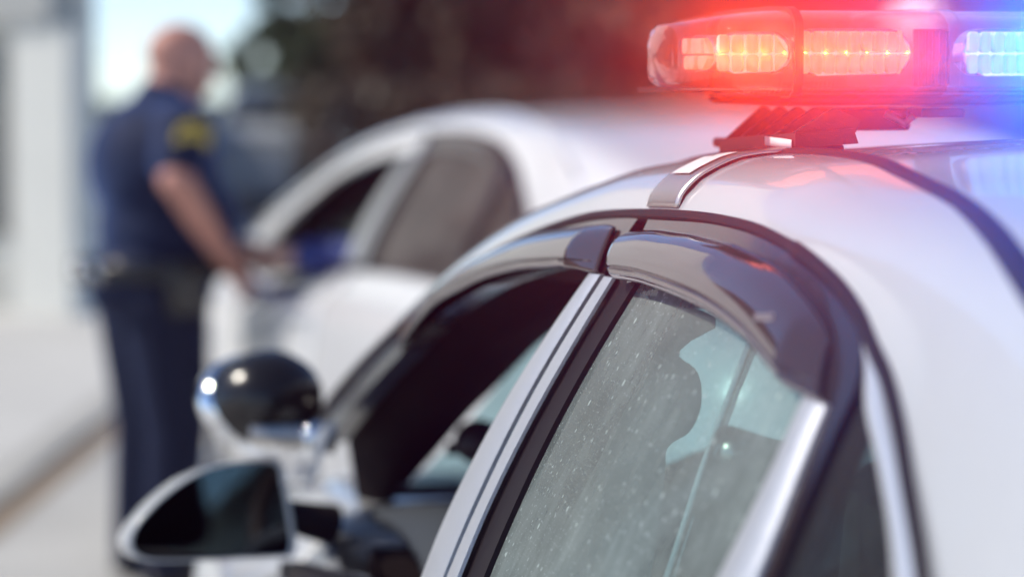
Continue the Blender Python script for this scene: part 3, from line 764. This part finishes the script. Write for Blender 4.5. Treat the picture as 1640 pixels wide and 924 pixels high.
module(-.301, -.050, zl, zh, Y0 + .012, 'led_blue')
module(.050, .301, zl, zh, Y0 + .012, 'led_blue')
module(.352, .470, zl, zh, Y0 + .012, 'led_blue')
lb(MB().box((-.350, Y0 + .012, ZB + .010), (-.318, Y0 + .016, ZB + .065)).build('divider_panel', 'dark_plastic'))
for k in range(5):
    x = -.346 + k * .007
    lb(MB().box((x, Y0 + .0095, ZB + .012), (x + .003, Y0 + .0115, ZB + .063)).build('rib', 'dark_plastic'))
# under-bar wiring box, clips
lb(MB().box((-.40, .10, ZB - .034), (-.325, .20, ZB - .012)).build('wiring_box', 'dark_plastic', bevel=.004))
lb(MB().box((-.345, .02, ZB - .020), (-.300, .06, ZB - .011)).build('clip', 'dark_plastic', bevel=.002))
lb(MB().tube([(-.37, .05, ZB - .016), (-.352, .045, ZB - .026), (-.345, .04, ZB - .018)], .004).build('cable', 'steel'))
# mounting feet: base rail with triangular gussets, one each side
for s in (-1, 1):
    ft = empty('mounting_foot'); lb(ft)
    yv = np.linspace(-.022, .20, 5)
    def zr_(x, y):
        pr = sorted(roof_profile(y)[8:]); return float(np.interp(abs(x), [p[0] for p in pr], [p[1] for p in pr]))
    rr = []
    for y in np.linspace(-.030, .225, 12):
        z = zr_(.45, y) + .004
        rr.append([(s * x, y, z + dz) for x, dz in ((.487, -.002), (.487, .012), (.430, .016), (.425, .002), (.487, -.002))])
    mb = MB().grid(rr); mb.add(rr[0][:4], [(0, 1, 2, 3)]); mb.add(rr[-1][:4], [(3, 2, 1, 0)])
    mb.build('base_rail', 'dark_plastic', ft, smooth=False)
    MB().box((s * .455 - .024, -.02, zr_(.45, 0) - .004), (s * .455 + .020, .28, zr_(.45, 0) + .006)).build('rubber_pad', 'rubber', ft, bevel=.003)
    for k, y in enumerate(yv):
        z = zr_(.45, y) + .016; zt = ZB - .0105
        poly = [(.487, z), (.425, z), (.420, z + .012), (.4445, zt), (.4485, zt)]
        mt = Matrix(((s, 0, 0, 0), (0, 0, 1, y), (0, 1, 0, 0), (0, 0, 0, 1)))
        MB().prism(poly, 0, .006, mt).build('gusset', 'dark_plastic', ft, smooth=False, bevel=.001)
    MB().add([(s * .4885, -.024, zr_(.487, 0) + .004), (s * .4885, .06, zr_(.487, 0) + .006), (s * .4885, .06, zr_(.487, 0) + .0145), (s * .4885, -.024, zr_(.487, 0) + .013)], [(0, 1, 2, 3)]).build('foot_label', 'sticker', ft, solid=.0006)
    for y in (.02, .10, .17):
        MB().lathe([(0, .006), (.006, .005), (.0075, 0)], 8, Matrix.Translation((s * .433, y, zr_(.45, y) + .018))).build('bolt', 'steel', ft)
    # hook strap lying over the roof edge
    rows = []
    for y in np.linspace(-.012, .094, 8):
        pr = roof_profile(y); k = [p for p in pr[7:] if p[0] > .475]
        pl = resample([(k[0][0] + .005, k[0][1] - .014)] + k + [(.462, zr_(.462, y) + .006)], 26)
        row = []
        for i, (x, z) in enumerate(pl):
            row.append((s * (x + .0035), y + .004 * 0, z + .004))
        rows.append(row)
    st = MB().grid(rows, flip=s > 0).build('hook_strap', 'steel', ft, solid=.0025)
    # sticker with a notch on the strap
    def on_strap(u, v):
        y = -.012 + .106 * v; pr = roof_profile(y); k = [p for p in pr[7:] if p[0] > .475]
        pl = resample([(k[0][0] + .005, k[0][1] - .014)] + k + [(.462, zr_(.462, y) + .006)], 60)
        x, z = pl[int(u * 59)]; return (s * (x + .0045), y, z + .0052)
    rr = [[on_strap(u, v) for v in np.linspace(.28, .86, 6)] for u in np.linspace(.26, .50, 9)]
    rr2 = [[on_strap(u, v) for v in np.linspace(.28, .62, 4)] for u in np.linspace(.50, .60, 4)]
    MB().grid(rr).grid(rr2).build('strap_sticker', 'sticker', st)

# ------------------------------------------------------------------ setting
def sheet(name, pts, z, material, kind='structure'):
    o = mesh(name, [(x, y, z) for x, y in pts], [tuple(range(len(pts)))], material, smooth=False); o['kind'] = kind; return o
sheet('ground', [(-150, -150), (150, -150), (150, 150), (-150, 150)], -.010, 'concrete')
d_k = Vector((.41, 1.92)).normalized(); n_k = Vector((-d_k.y, d_k.x)); p_k = Vector((-1.22, 6.97))
def kp(a, b): v = p_k + d_k * a + n_k * b; return (v.x, v.y)
sheet('road', [kp(-30, 0), kp(-30, -12), kp(60, -12), kp(60, 0)], 0, 'asphalt')
# kerb stones and pavement to the left of the road
pv = MB().prism([kp(-30, .16), kp(60, .16), kp(60, 14), kp(-30, 14)], -.05, .030).build('pavement', 'concrete', smooth=False); pv['kind'] = 'structure'
kb = empty('kerb'); kb['kind'] = 'structure'
for i in range(-6, 16):
    a0 = i * 1.5; MB().prism([kp(a0 + .006, 0), kp(a0 + 1.494, 0), kp(a0 + 1.494, .155), kp(a0 + .006, .155)], -.05, .034).build('kerb_stone', 'kerb_stone', kb, smooth=False, bevel=.015)
sheet('gutter', [kp(-30, -.005), kp(-30, -.13), kp(60, -.13), kp(60, -.005)], .004, 'gutter_dirt')

# ------------------------------------------------------------------ the stopped car
c2 = make_car('sedan', 'white_paint_plain', 'white_paint_plain', 'silver_paint', 'pane_dark', back=.55)
c2.location = (.645, 4.88, 0); c2.rotation_euler = (0, 0, R(8)); c2.scale = (1.06, 1.06, .985)
tag(c2, 'white sedan pulled over ahead, officer at its driver door', 'car')
m2 = empty('wing_mirror'); m2.parent = c2
MB().ball((-.93, 1.12, 1.0), (.10, .06, .065)).build('mirror_housing', 'white_paint_plain', m2)
MB().tube([(-.86, 1.13, .96), (-.74, 1.18, .96)], .025).build('mirror_arm', 'white_paint_plain', m2)

# ------------------------------------------------------------------ building
bl = empty('concrete_building', (-.70, 13.9, 0)); tag(bl, 'pale concrete building with square columns beyond the pavement', 'building')
def bpart(nm, a, b, material, bev=.01, parent=None):
    o = MB().box(a, b).build(nm, material, parent, smooth=False, bevel=bev)
    o.parent = parent or bl
    if parent is None: o.matrix_parent_inverse = Matrix.Translation(bl.location).inverted()
    return o
bpart('wall', (-12, 14.4, 0), (-.65, 14.52, 6.5), 'facade')
bpart('plinth', (-12, 14.36, 0), (-.66, 14.395, .35), 'facade_grey')
for i, x in enumerate((-1.08, -3.0, -4.9, -6.8, -8.7)):
    bpart('column', (x, 14.18, 0), (x + .46, 14.385, 1.86), 'facade')
bpart('beam', (-12, 14.14, 1.87), (-.74, 14.39, 2.5), 'facade_grey')
bpart('parapet', (-12, 14.12, 2.51), (-.70, 14.38, 3.1), 'facade')
for x in (-2.4, -4.3, -6.2, -8.1):
    o = bpart('window', (x - .1, 14.34, .5), (x + 1.2, 14.398, 1.75), 'facade_dark'); MB().box((x - .04, 14.32, .56), (x + 1.14, 14.345, 1.69)).build('pane', 'window_dark', o, smooth=False)
bl.rotation_euler = (0, 0, R(-38)); bl.location.x = -.98
b2 = empty('reflection_building', (-14, 22, 0)); tag(b2, 'unseen brown brick building added for reflections in the visors', 'building')  # out of view, added to be mirrored in the visors
o = MB().box((-24, 20.5, 0), (-6, 30, 9)).build('wall', 'brick_brown', smooth=False); o.parent = b2; o.matrix_parent_inverse = Matrix.Translation(b2.location).inverted()
for i in range(6):
    for j in range(2):
        o = MB().box((-22 + i * 2.7, 20.42, 1.4 + j * 3.4), (-20.6 + i * 2.7, 20.5, 3.4 + j * 3.4)).build('window', 'window_dark', smooth=False); o.parent = b2; o.matrix_parent_inverse = Matrix.Translation(b2.location).inverted()

# ------------------------------------------------------------------ trees
def tree(loc, h, rx, rz, leaf, label, n=5200, low=.25, seed=0, size=.16):
    rnd = random.Random(seed); t = empty('tree', loc); tag(t, label, 'tree', 'trees behind the cars')
    mb = MB(); base = Vector((0, 0, 0)); topz = h * .55
    mb.tube([(0, 0, 0), (.05, .02, h * .2), (-.04, .05, h * .4), (.05, 0, topz)], [.20, .16, .13, .08], 10)
    limbs = []
    for k in range(9):
        a = rnd.uniform(0, 6.28); z0 = h * rnd.uniform(.18, .5); e = Vector((math.cos(a) * rx * .7, math.sin(a) * rx * .7, z0 + rz * rnd.uniform(.2, .7)))
        m_ = Vector((e.x * .4, e.y * .4, z0 + (e.z - z0) * .6)); limbs.append(e); mb.tube([(0, 0, z0), m_, e], [.07, .05, .02], 6)
    mb.build('trunk', 'bark', t)
    clumps = []
    for k in range(46):
        while True:
            p = Vector((rnd.uniform(-1, 1), rnd.uniform(-1, 1), rnd.uniform(-1, 1)))
            if .25 < p.length < 1: break
        clumps.append((Vector((p.x * rx, p.y * rx, h * (1 - low) * .5 + h * low + p.z * rz)), rnd.uniform(.28, .55) * rx * .55))
    v = []; f = []
    for k in range(n):
        c, r = clumps[rnd.randrange(len(clumps))]
        d = Vector((rnd.gauss(0, 1), rnd.gauss(0, 1), rnd.gauss(0, .8))).normalized() * r * rnd.random() ** .4
        p = c + d; a = Vector((rnd.gauss(0, 1), rnd.gauss(0, 1), rnd.gauss(0, .6))).normalized(); b = a.orthogonal().normalized()
        b = Matrix.Rotation(rnd.uniform(0, 6.28), 3, a) @ b; c_ = a.cross(b); sz = size * rnd.uniform(.6, 1.2)
        i = len(v); v += [p - b * sz, p + c_ * sz * .45, p + b * sz, p - c_ * sz * .45]; f.append((i, i + 1, i + 2, i + 3))
    mesh('crown', v, f, leaf, t, smooth=False)
    return t
def at(px, depth):
    """ground point seen at that picture column at that depth"""
    yaw = R(11.444); u = (px - 820) / 4100 * depth
    return (-1.22 + math.sin(yaw) * depth + math.cos(yaw) * u, -2.32 + math.cos(yaw) * depth - math.sin(yaw) * u, 0)
tree(at(560, 30), 5.2, 1.0, 2.2, 'leaf_green', 'green leafy tree at the edge of the open sky', seed=1, low=.12)
tree(at(715, 26), 6.0, 1.6, 2.6, 'leaf_dark', 'dark tree beside the green leafy tree', seed=2, low=.10)
tree(at(830, 27), 6.4, 1.8, 2.8, 'leaf_brown', 'brown-leaved tree above the white sedan roof', seed=3, low=.10)
tree(at(1010, 26), 6.4, 1.8, 2.8, 'leaf_brown', 'brown-leaved tree just short of the light bar end', seed=4, low=.10)
tree(at(1200, 27), 6.4, 1.8, 2.8, 'leaf_brown', 'brown-leaved tree behind the red lens of the light bar', seed=5, low=.10)
tree(at(1390, 26), 6.4, 1.8, 2.8, 'leaf_dark', 'dark tree behind the middle of the light bar', seed=6, low=.10)
tree(at(1580, 27), 6.4, 1.8, 2.8, 'leaf_dark', 'dark tree behind the blue end of the light bar', seed=8, low=.10)
tree(at(740, 33), 7.5, 2.2, 3.2, 'leaf_dark', 'taller dark tree standing further back', seed=9, low=.10, n=6500)
tree(at(1100, 33), 7.5, 2.2, 3.2, 'leaf_brown', 'taller brown tree standing further back', seed=10, low=.10, n=6500)
def hedge(px0, px1, depth, h, label, seed):
    rnd = random.Random(seed); a, b = Vector(at(px0, depth)), Vector(at(px1, depth)); v = []; f = []
    L = (b - a).length
    for k in range(int(L * 420)):
        p = a.lerp(b, rnd.random()) + Vector((0, rnd.uniform(-.4, .4), h * rnd.random() ** .8)); q = Vector((rnd.gauss(0, 1), rnd.gauss(0, 1), rnd.gauss(0, 1))).normalized(); r = q.orthogonal().normalized(); s_ = q.cross(r); sz = rnd.uniform(.08, .15)
        i = len(v); v += [p - r * sz, p + s_ * sz * .5, p + r * sz, p - s_ * sz * .5]; f.append((i, i + 1, i + 2, i + 3))
    o = empty('hedge', tuple(a)); m_ = mesh('foliage', v, f, 'leaf_green' if seed == 1 else 'leaf_dark', None, smooth=False); m_.parent = o; m_.matrix_parent_inverse = Matrix.Translation(a).inverted()
    mb = MB()
    for k in range(int(L / .6)):
        p = a.lerp(b, (k + .5) / max(1, int(L / .6))); mb.tube([p, p + Vector((.03, 0, h * .8))], [.03, .012], 6)
    s_ = mb.build('stems', 'bark'); s_.parent = o; s_.matrix_parent_inverse = Matrix.Translation(a).inverted(); s_['kind'] = 'stuff'
    tag(o, label, 'hedge')
tree(at(452, 34), 2.3, .75, 1.0, 'leaf_green', 'small round green tree at the foot of the open sky', seed=11, low=.15, n=3200, size=.10)
hedge(470, 1700, 24, 1.5, 'dark clipped hedge under the brown trees', 2)
hedge(60, 420, 60, 1.0, 'far green hedge below the open sky', 1)
# parked cars far behind
c = make_car('parked_car', 'silver_paint', 'black_gloss', 'silver_paint', 'pane_dark'); c.location = at(470, 30); c.rotation_euler = (0, 0, R(-14)); tag(c, 'silver car parked far off under the green tree', 'car')

# ------------------------------------------------------------------ people
def capsule(mb, a, b, ra, rb, n=14):
    a, b = Vector(a), Vector(b); d = (b - a); L = d.length; d.normalize()
    x = d.orthogonal().normalized(); y = d.cross(x); rows = []
    prof = [(-ra * math.cos(t), ra * math.sin(t)) for t in np.linspace(0, math.pi / 2, 5)] + [(L + rb * math.sin(t), rb * math.cos(t)) for t in np.linspace(0, math.pi / 2, 5)]
    for h, r in prof: rows.append([a + d * h + (x * math.cos(t) + y * math.sin(t)) * max(r, 1e-4) for t in np.linspace(0, 2 * math.pi, n + 1)])
    return mb.grid(rows)
def chain(mb, pts):
    for (p, r), (q_, s_) in zip(pts, pts[1:]): capsule(mb, p, q_, r, s_)
    return mb
def skin(mb, name, material, parent, voxel=.009, smooth=6):
    o = mb.build(name, material, parent)
    md = o.modifiers.new('remesh', 'REMESH'); md.mode = 'VOXEL'; md.voxel_size = voxel; md.use_smooth_shade = True
    sm = o.modifiers.new('smooth', 'SMOOTH'); sm.iterations = smooth; sm.factor = .5
    return o
def head(mb, c, fwd, up=Vector((0, 0, 1)), s=1.0):
    c = Vector(c); f = Vector(fwd).normalized(); r = f.cross(up).normalized(); u = r.cross(f)
    B = Matrix((r, f, u)).transposed()
    P = lambda x, y, z: c + B @ Vector((x, y, z)) * s
    mb.ball(P(0, -.008, .03), (.075 * s, .096 * s, .092 * s), 20, 14, B)
    mb.ball(P(0, .022, -.045), (.060 * s, .068 * s, .075 * s), 18, 12, B)
    mb.ball(P(0, .050, -.088), (.030 * s, .028 * s, .026 * s), 12, 8, B)       # chin
    capsule(mb, P(0, .088, .012), P(0, .110, -.022), .010 * s, .014 * s)        # nose
    capsule(mb, P(-.026, .083, -.060), P(.026, .083, -.060), .010 * s, .010 * s)  # lips
    for e in (-1, 1):
        capsule(mb, P(e * .016, .086, .030), P(e * .048, .074, .032), .011 * s, .010 * s)   # brow
        mb.ball(P(e * .077, -.008, -.012), (.012 * s, .020 * s, .032 * s), 10, 8, B)         # ear
    return P
def hand(mb, wrist, d, palm_n, s=1.0, curl=.5, thumb=1):
    """palm with five separate fingers; d along the hand, palm_n out of the palm"""
    w_ = Vector(wrist); d = Vector(d).normalized(); n_ = Vector(palm_n); n_ = (n_ - d * n_.dot(d)).normalized(); t_ = d.cross(n_) * thumb
    for k in (-1.2, -.4, .4, 1.2): capsule(mb, w_ + t_ * k * .012 * s, w_ + d * .085 * s + t_ * k * .021 * s, .017 * s, .012 * s, 10)
    for k, L in ((-1.25, .062), (-.42, .078), (.42, .084), (1.25, .074)):
        p = w_ + d * .088 * s + t_ * k * .021 * s; a = 0; dd = d.copy()
        for seg, r in ((.45, .0095), (.32, .0088), (.26, .008)):
            a += curl * .75; dd = d * math.cos(a) + n_ * math.sin(a); q_ = p + dd * L * seg * s; capsule(mb, p, q_, r * s, (r - .0008) * s, 10); p = q_
    p = w_ + d * .03 * s + t_ * .030 * s; q_ = p + (d * .6 + t_ * .7 + n_ * .35).normalized() * .042 * s; capsule(mb, p, q_, .013 * s, .010 * s, 10)
    capsule(mb, q_, q_ + (d * .9 + n_ * .4 + t_ * .15).normalized() * .032 * s, .010 * s, .008 * s, 10)

# the officer; own axes: +X the way he faces, +Y his left, feet at z = 0
off = empty('person', (-.75, 5.42, 0), R(18)); off.scale = (1.10, 1.06, 1)
tag(off, 'bald police officer in dark navy uniform standing at the white sedan', 'person')
bd = MB()
headP = head(bd, (.085, .0, 1.575), (1, -.05, -.12))
chain(bd, [((.045, 0, 1.52), .062), ((.02, 0, 1.42), .068)])
sh_r, sh_l = Vector((.02, -.185, 1.385)), Vector((.02, .185, 1.385))
el_r, wr_r = Vector((-.035, -.265, 1.235)), Vector((.165, -.16, .965))
el_l, wr_l = Vector((.03, .27, 1.16)), Vector((.27, .14, 1.00))
chain(bd, [(sh_r, .066), (el_r, .050), ]); chain(bd, [(el_r, .047), ((el_r * .62 + wr_r * .38), .046), (wr_r, .029)])
chain(bd, [(sh_l, .066), (el_l, .050)]); chain(bd, [(el_l, .047), ((el_l * .62 + wr_l * .38), .046), (wr_l, .029)])
hand(bd, wr_r, (wr_r - el_r).normalized() + Vector((.25, .15, -.1)), (.1, .9, -.35), curl=.55, thumb=1)
hand(bd, wr_l, (wr_l - el_l).normalized() + Vector((.3, -.1, 0)), (-.1, -.9, -.3), curl=.55, thumb=-1)
def torso(mb, g=0.):
    mb.ball((.0, 0, 1.27), (.165 + g, .205 + g, .20 + g), 24, 16); mb.ball((.045, 0, 1.08), (.185 + g, .190 + g, .19 + g), 24, 16)
    mb.ball((-.01, 0, .93), (.165 + g, .185 + g, .13 + g), 24, 16)
    chain(mb, [(sh_r + Vector((0, .02, 0)), .072 + g), (sh_l - Vector((0, .02, 0)), .072 + g)])
torso(bd)
def legs(mb, g=0.):
    for s in (-1, 1):
        chain(mb, [((-.01, s * .095, .88), .110 + g), ((.015, s * .115, .49), .072 + g), ((-.02, s * .12, .09), .050 + g)])
legs(bd, -.012)
body = skin(bd, 'body', 'skin', off, .0085)
shirt = MB(); torso(shirt, .014)
chain(shirt, [(sh_r, .086), (sh_r * .35 + el_r * .65, .074)]); chain(shirt, [(sh_l, .086), (sh_l * .35 + el_l * .65, .074)])
chain(shirt, [((.01, 0, 1.42), .085), ((.025, 0, 1.465), .078)])
skin(shirt, 'shirt', 'uniform', off, .011, 5)
tr = MB(); legs(tr, .018); tr.ball((-.012, 0, .90), (.172, .192, .13), 24, 16)
skin(tr, 'trousers', 'trousers', off, .012, 5)
bt = MB().grid([[((.190 + o) * math.cos(a) + .0, (.207 + o) * math.sin(a), z) for a in np.linspace(0, 2 * math.pi, 40)] for o, z in ((0, .935), (.008, .94), (.010, .965), (.008, .99), (0, .995))]).build('duty_belt', 'leather', off)
MB().box((-.05, -.245, .84), (.06, -.205, 1.0)).build('holster', 'leather', bt, bevel=.012)
MB().box((-.235, -.09, .93), (-.195, .03, 1.0)).build('pouch', 'leather', bt, bevel=.01)
MB().lathe([(0, .012), (.024, .009), (.030, 0)], 20, Matrix.Translation((-.205, -.10, .965)) @ Matrix.Rotation(R(-110), 4, 'Y')).build('glint_disc', 'chrome', bt)  # chrome disc added at the back for a glint on the belt
MB().box((.02, .20, .93), (.07, .24, 1.06)).tube([(.045, .22, 1.05), (.045, .22, 1.14)], .006).build('radio', 'leather', bt)
MB().ball((-.222, -.03, .968), (.022, .034, .028)).build('glint_ball', 'bright_moulding', bt)  # bright ball added to catch a highlight at the belt
for s in (-1, 1):
    MB().ball((.04, s * .125, .045), (.135, .052, .048)).build('shoe', 'leather', off)
# shoulder patch: gold shield with a navy bar
pm_ = Matrix.Translation((.005, -.280, 1.352)) @ Matrix.Rotation(R(14), 4, 'X') @ Matrix.Rotation(R(90), 4, 'X')
shield = [(.050 * math.cos(a), .056 * math.sin(a)) for a in np.linspace(0, 2 * math.pi, 20, endpoint=False)]
pa = MB().prism(shield, -.004, .004, pm_).build('shoulder_patch', 'patch_gold', off, smooth=False)
MB().prism([(-.034, .022), (.034, .022), (.034, .034), (-.034, .034)], .0045, .006, pm_).build('patch_bar', 'patch_navy', pa, smooth=False)
# hair fringe round the back of the head and eyes
for s in (-1, 1): MB().ball(headP(s * .031, .082, .010), .0115, 12, 8).build('eye', 'paper', off)
pad = MB().box((-.055, -.08, -.008), (.055, .08, .008), rot=Matrix.Rotation(R(25), 3, 'Y'), at=(0, 0, 0)).build('ticket_pad', 'pad_blue', smooth=False, bevel=.003)
pad.matrix_world = off.matrix_world @ Matrix.Identity(4)
bpy.context.view_layer.update()
pad.location = off.matrix_world @ Vector((.275, -.06, .90)); pad.rotation_euler = (0, 0, R(18))
tag(pad, 'blue covered ticket pad held in front of the officer', 'ticket pad')
sh = MB().box((-.05, -.075, .009), (.05, .075, .011), rot=Matrix.Rotation(R(25), 3, 'Y')).build('page', 'paper', pad, smooth=False)

# the driver, seated in the white sedan with an arm out of the window; axes of that car
dr = empty('person'); dr.location = c2.matrix_world @ Vector((-.36, .12, .44)); dr.rotation_euler = c2.rotation_euler
tag(dr, 'driver in a blue sleeve reaching out of the white sedan window', 'person')
b = MB(); head(b, (0, .06, .70), (-.5, 1, 0)); chain(b, [((0, .02, .64), .058), ((0, 0, .55), .065)])
b.ball((0, 0, .38), (.18, .12, .20), 20, 14); b.ball((0, .01, .14), (.18, .14, .14), 20, 14)
s1, e1, w1 = Vector((-.18, .02, .50)), Vector((-.36, .20, .57)), Vector((-.60, .40, .575))
s2, e2, w2 = Vector((.18, .02, .50)), Vector((.22, .22, .32)), Vector((.06, .42, .44))
chain(b, [(s1, .055), (e1, .043), (w1, .028)]); chain(b, [(s2, .055), (e2, .043), (w2, .028)])
hand(b, w1, (-.6, .6, .1), (-.3, -.3, -.9), curl=.35, thumb=1); hand(b, w2, (-.6, .6, .2), (0, .2, -1), curl=.7, thumb=-1)
for s in (-1, 1): chain(b, [((s * .10, .05, .10), .085), ((s * .12, .48, .14), .062), ((s * .12, .66, -.12), .045)])
skin(b, 'body', 'skin_pale', dr, .010)
h = MB(); h.ball((0, .035, .755), (.085, .105, .085), 18, 12); skin(h, 'hair', 'hair', dr, .01, 3)
sh_ = MB(); sh_.ball((0, 0, .38), (.20, .14, .215), 20, 14); sh_.ball((0, .01, .14), (.20, .155, .15), 20, 14)
chain(sh_, [(s1, .072), (e1, .060), (e1 * .35 + w1 * .65, .052)]); chain(sh_, [(s2, .072), (e2, .060), (e2 * .4 + w2 * .6, .052)]); chain(sh_, [(s1, .07), (s2, .07)])
skin(sh_, 'shirt', 'blue_cloth', dr, .012, 4)
tr_ = MB()
for s in (-1, 1): chain(tr_, [((s * .10, .05, .10), .100), ((s * .12, .48, .14), .076), ((s * .12, .64, -.10), .06)])
skin(tr_, 'trousers', 'trousers', dr, .012, 4)

# ------------------------------------------------------------------ spot beams added at the bar's lamps, turned so they glow in the haze
def beam(x, y, yaw, color, power, half):
    l = bpy.data.lights.new('beam', 'SPOT'); l.energy = power; l.color = color; l.shadow_soft_size = 0
    l.spot_size = R(half * 2); l.spot_blend = .6
    o = bpy.data.objects.new('beam', l); COL.objects.link(o)
    d = Vector((-math.sin(yaw), -math.cos(yaw), 0)); o.rotation_euler = (-d).to_track_quat('Z', 'Y').to_euler()
    o.location = (x, y, ZB + .042); lb(o)
for x in np.linspace(-.545, -.36, 10): beam(x, Y0 + .003, R(20), (1, .060, .002), RED_P, 9)
for x in (-.20, -.13, -.06, .01): beam(x, Y0 + .003, R(26), (.004, .17, 1), BLUE_P, 9)

# ------------------------------------------------------------------ added haze volume that carries the bar's red and blue glow
hz = MB().box((-152, -152, -1.01), (152, 152, 9.5)).build('glow_haze', 'asphalt', smooth=False); hz['kind'] = 'stuff'
hm = bpy.data.materials.new('glow_haze'); hm.use_nodes = True; t = hm.node_tree; t.nodes.remove(t.nodes['Principled BSDF'])
pvn = t.nodes.new('ShaderNodeVolumePrincipled'); pvn.inputs['Color'].default_value = (.95, .96, 1, 1); pvn.inputs['Density'].default_value = HAZE
pvn.inputs['Anisotropy'].default_value = .955
t.links.new(pvn.outputs[0], t.nodes['Material Output'].inputs['Volume']); hz.data.materials.clear(); hz.data.materials.append(hm)
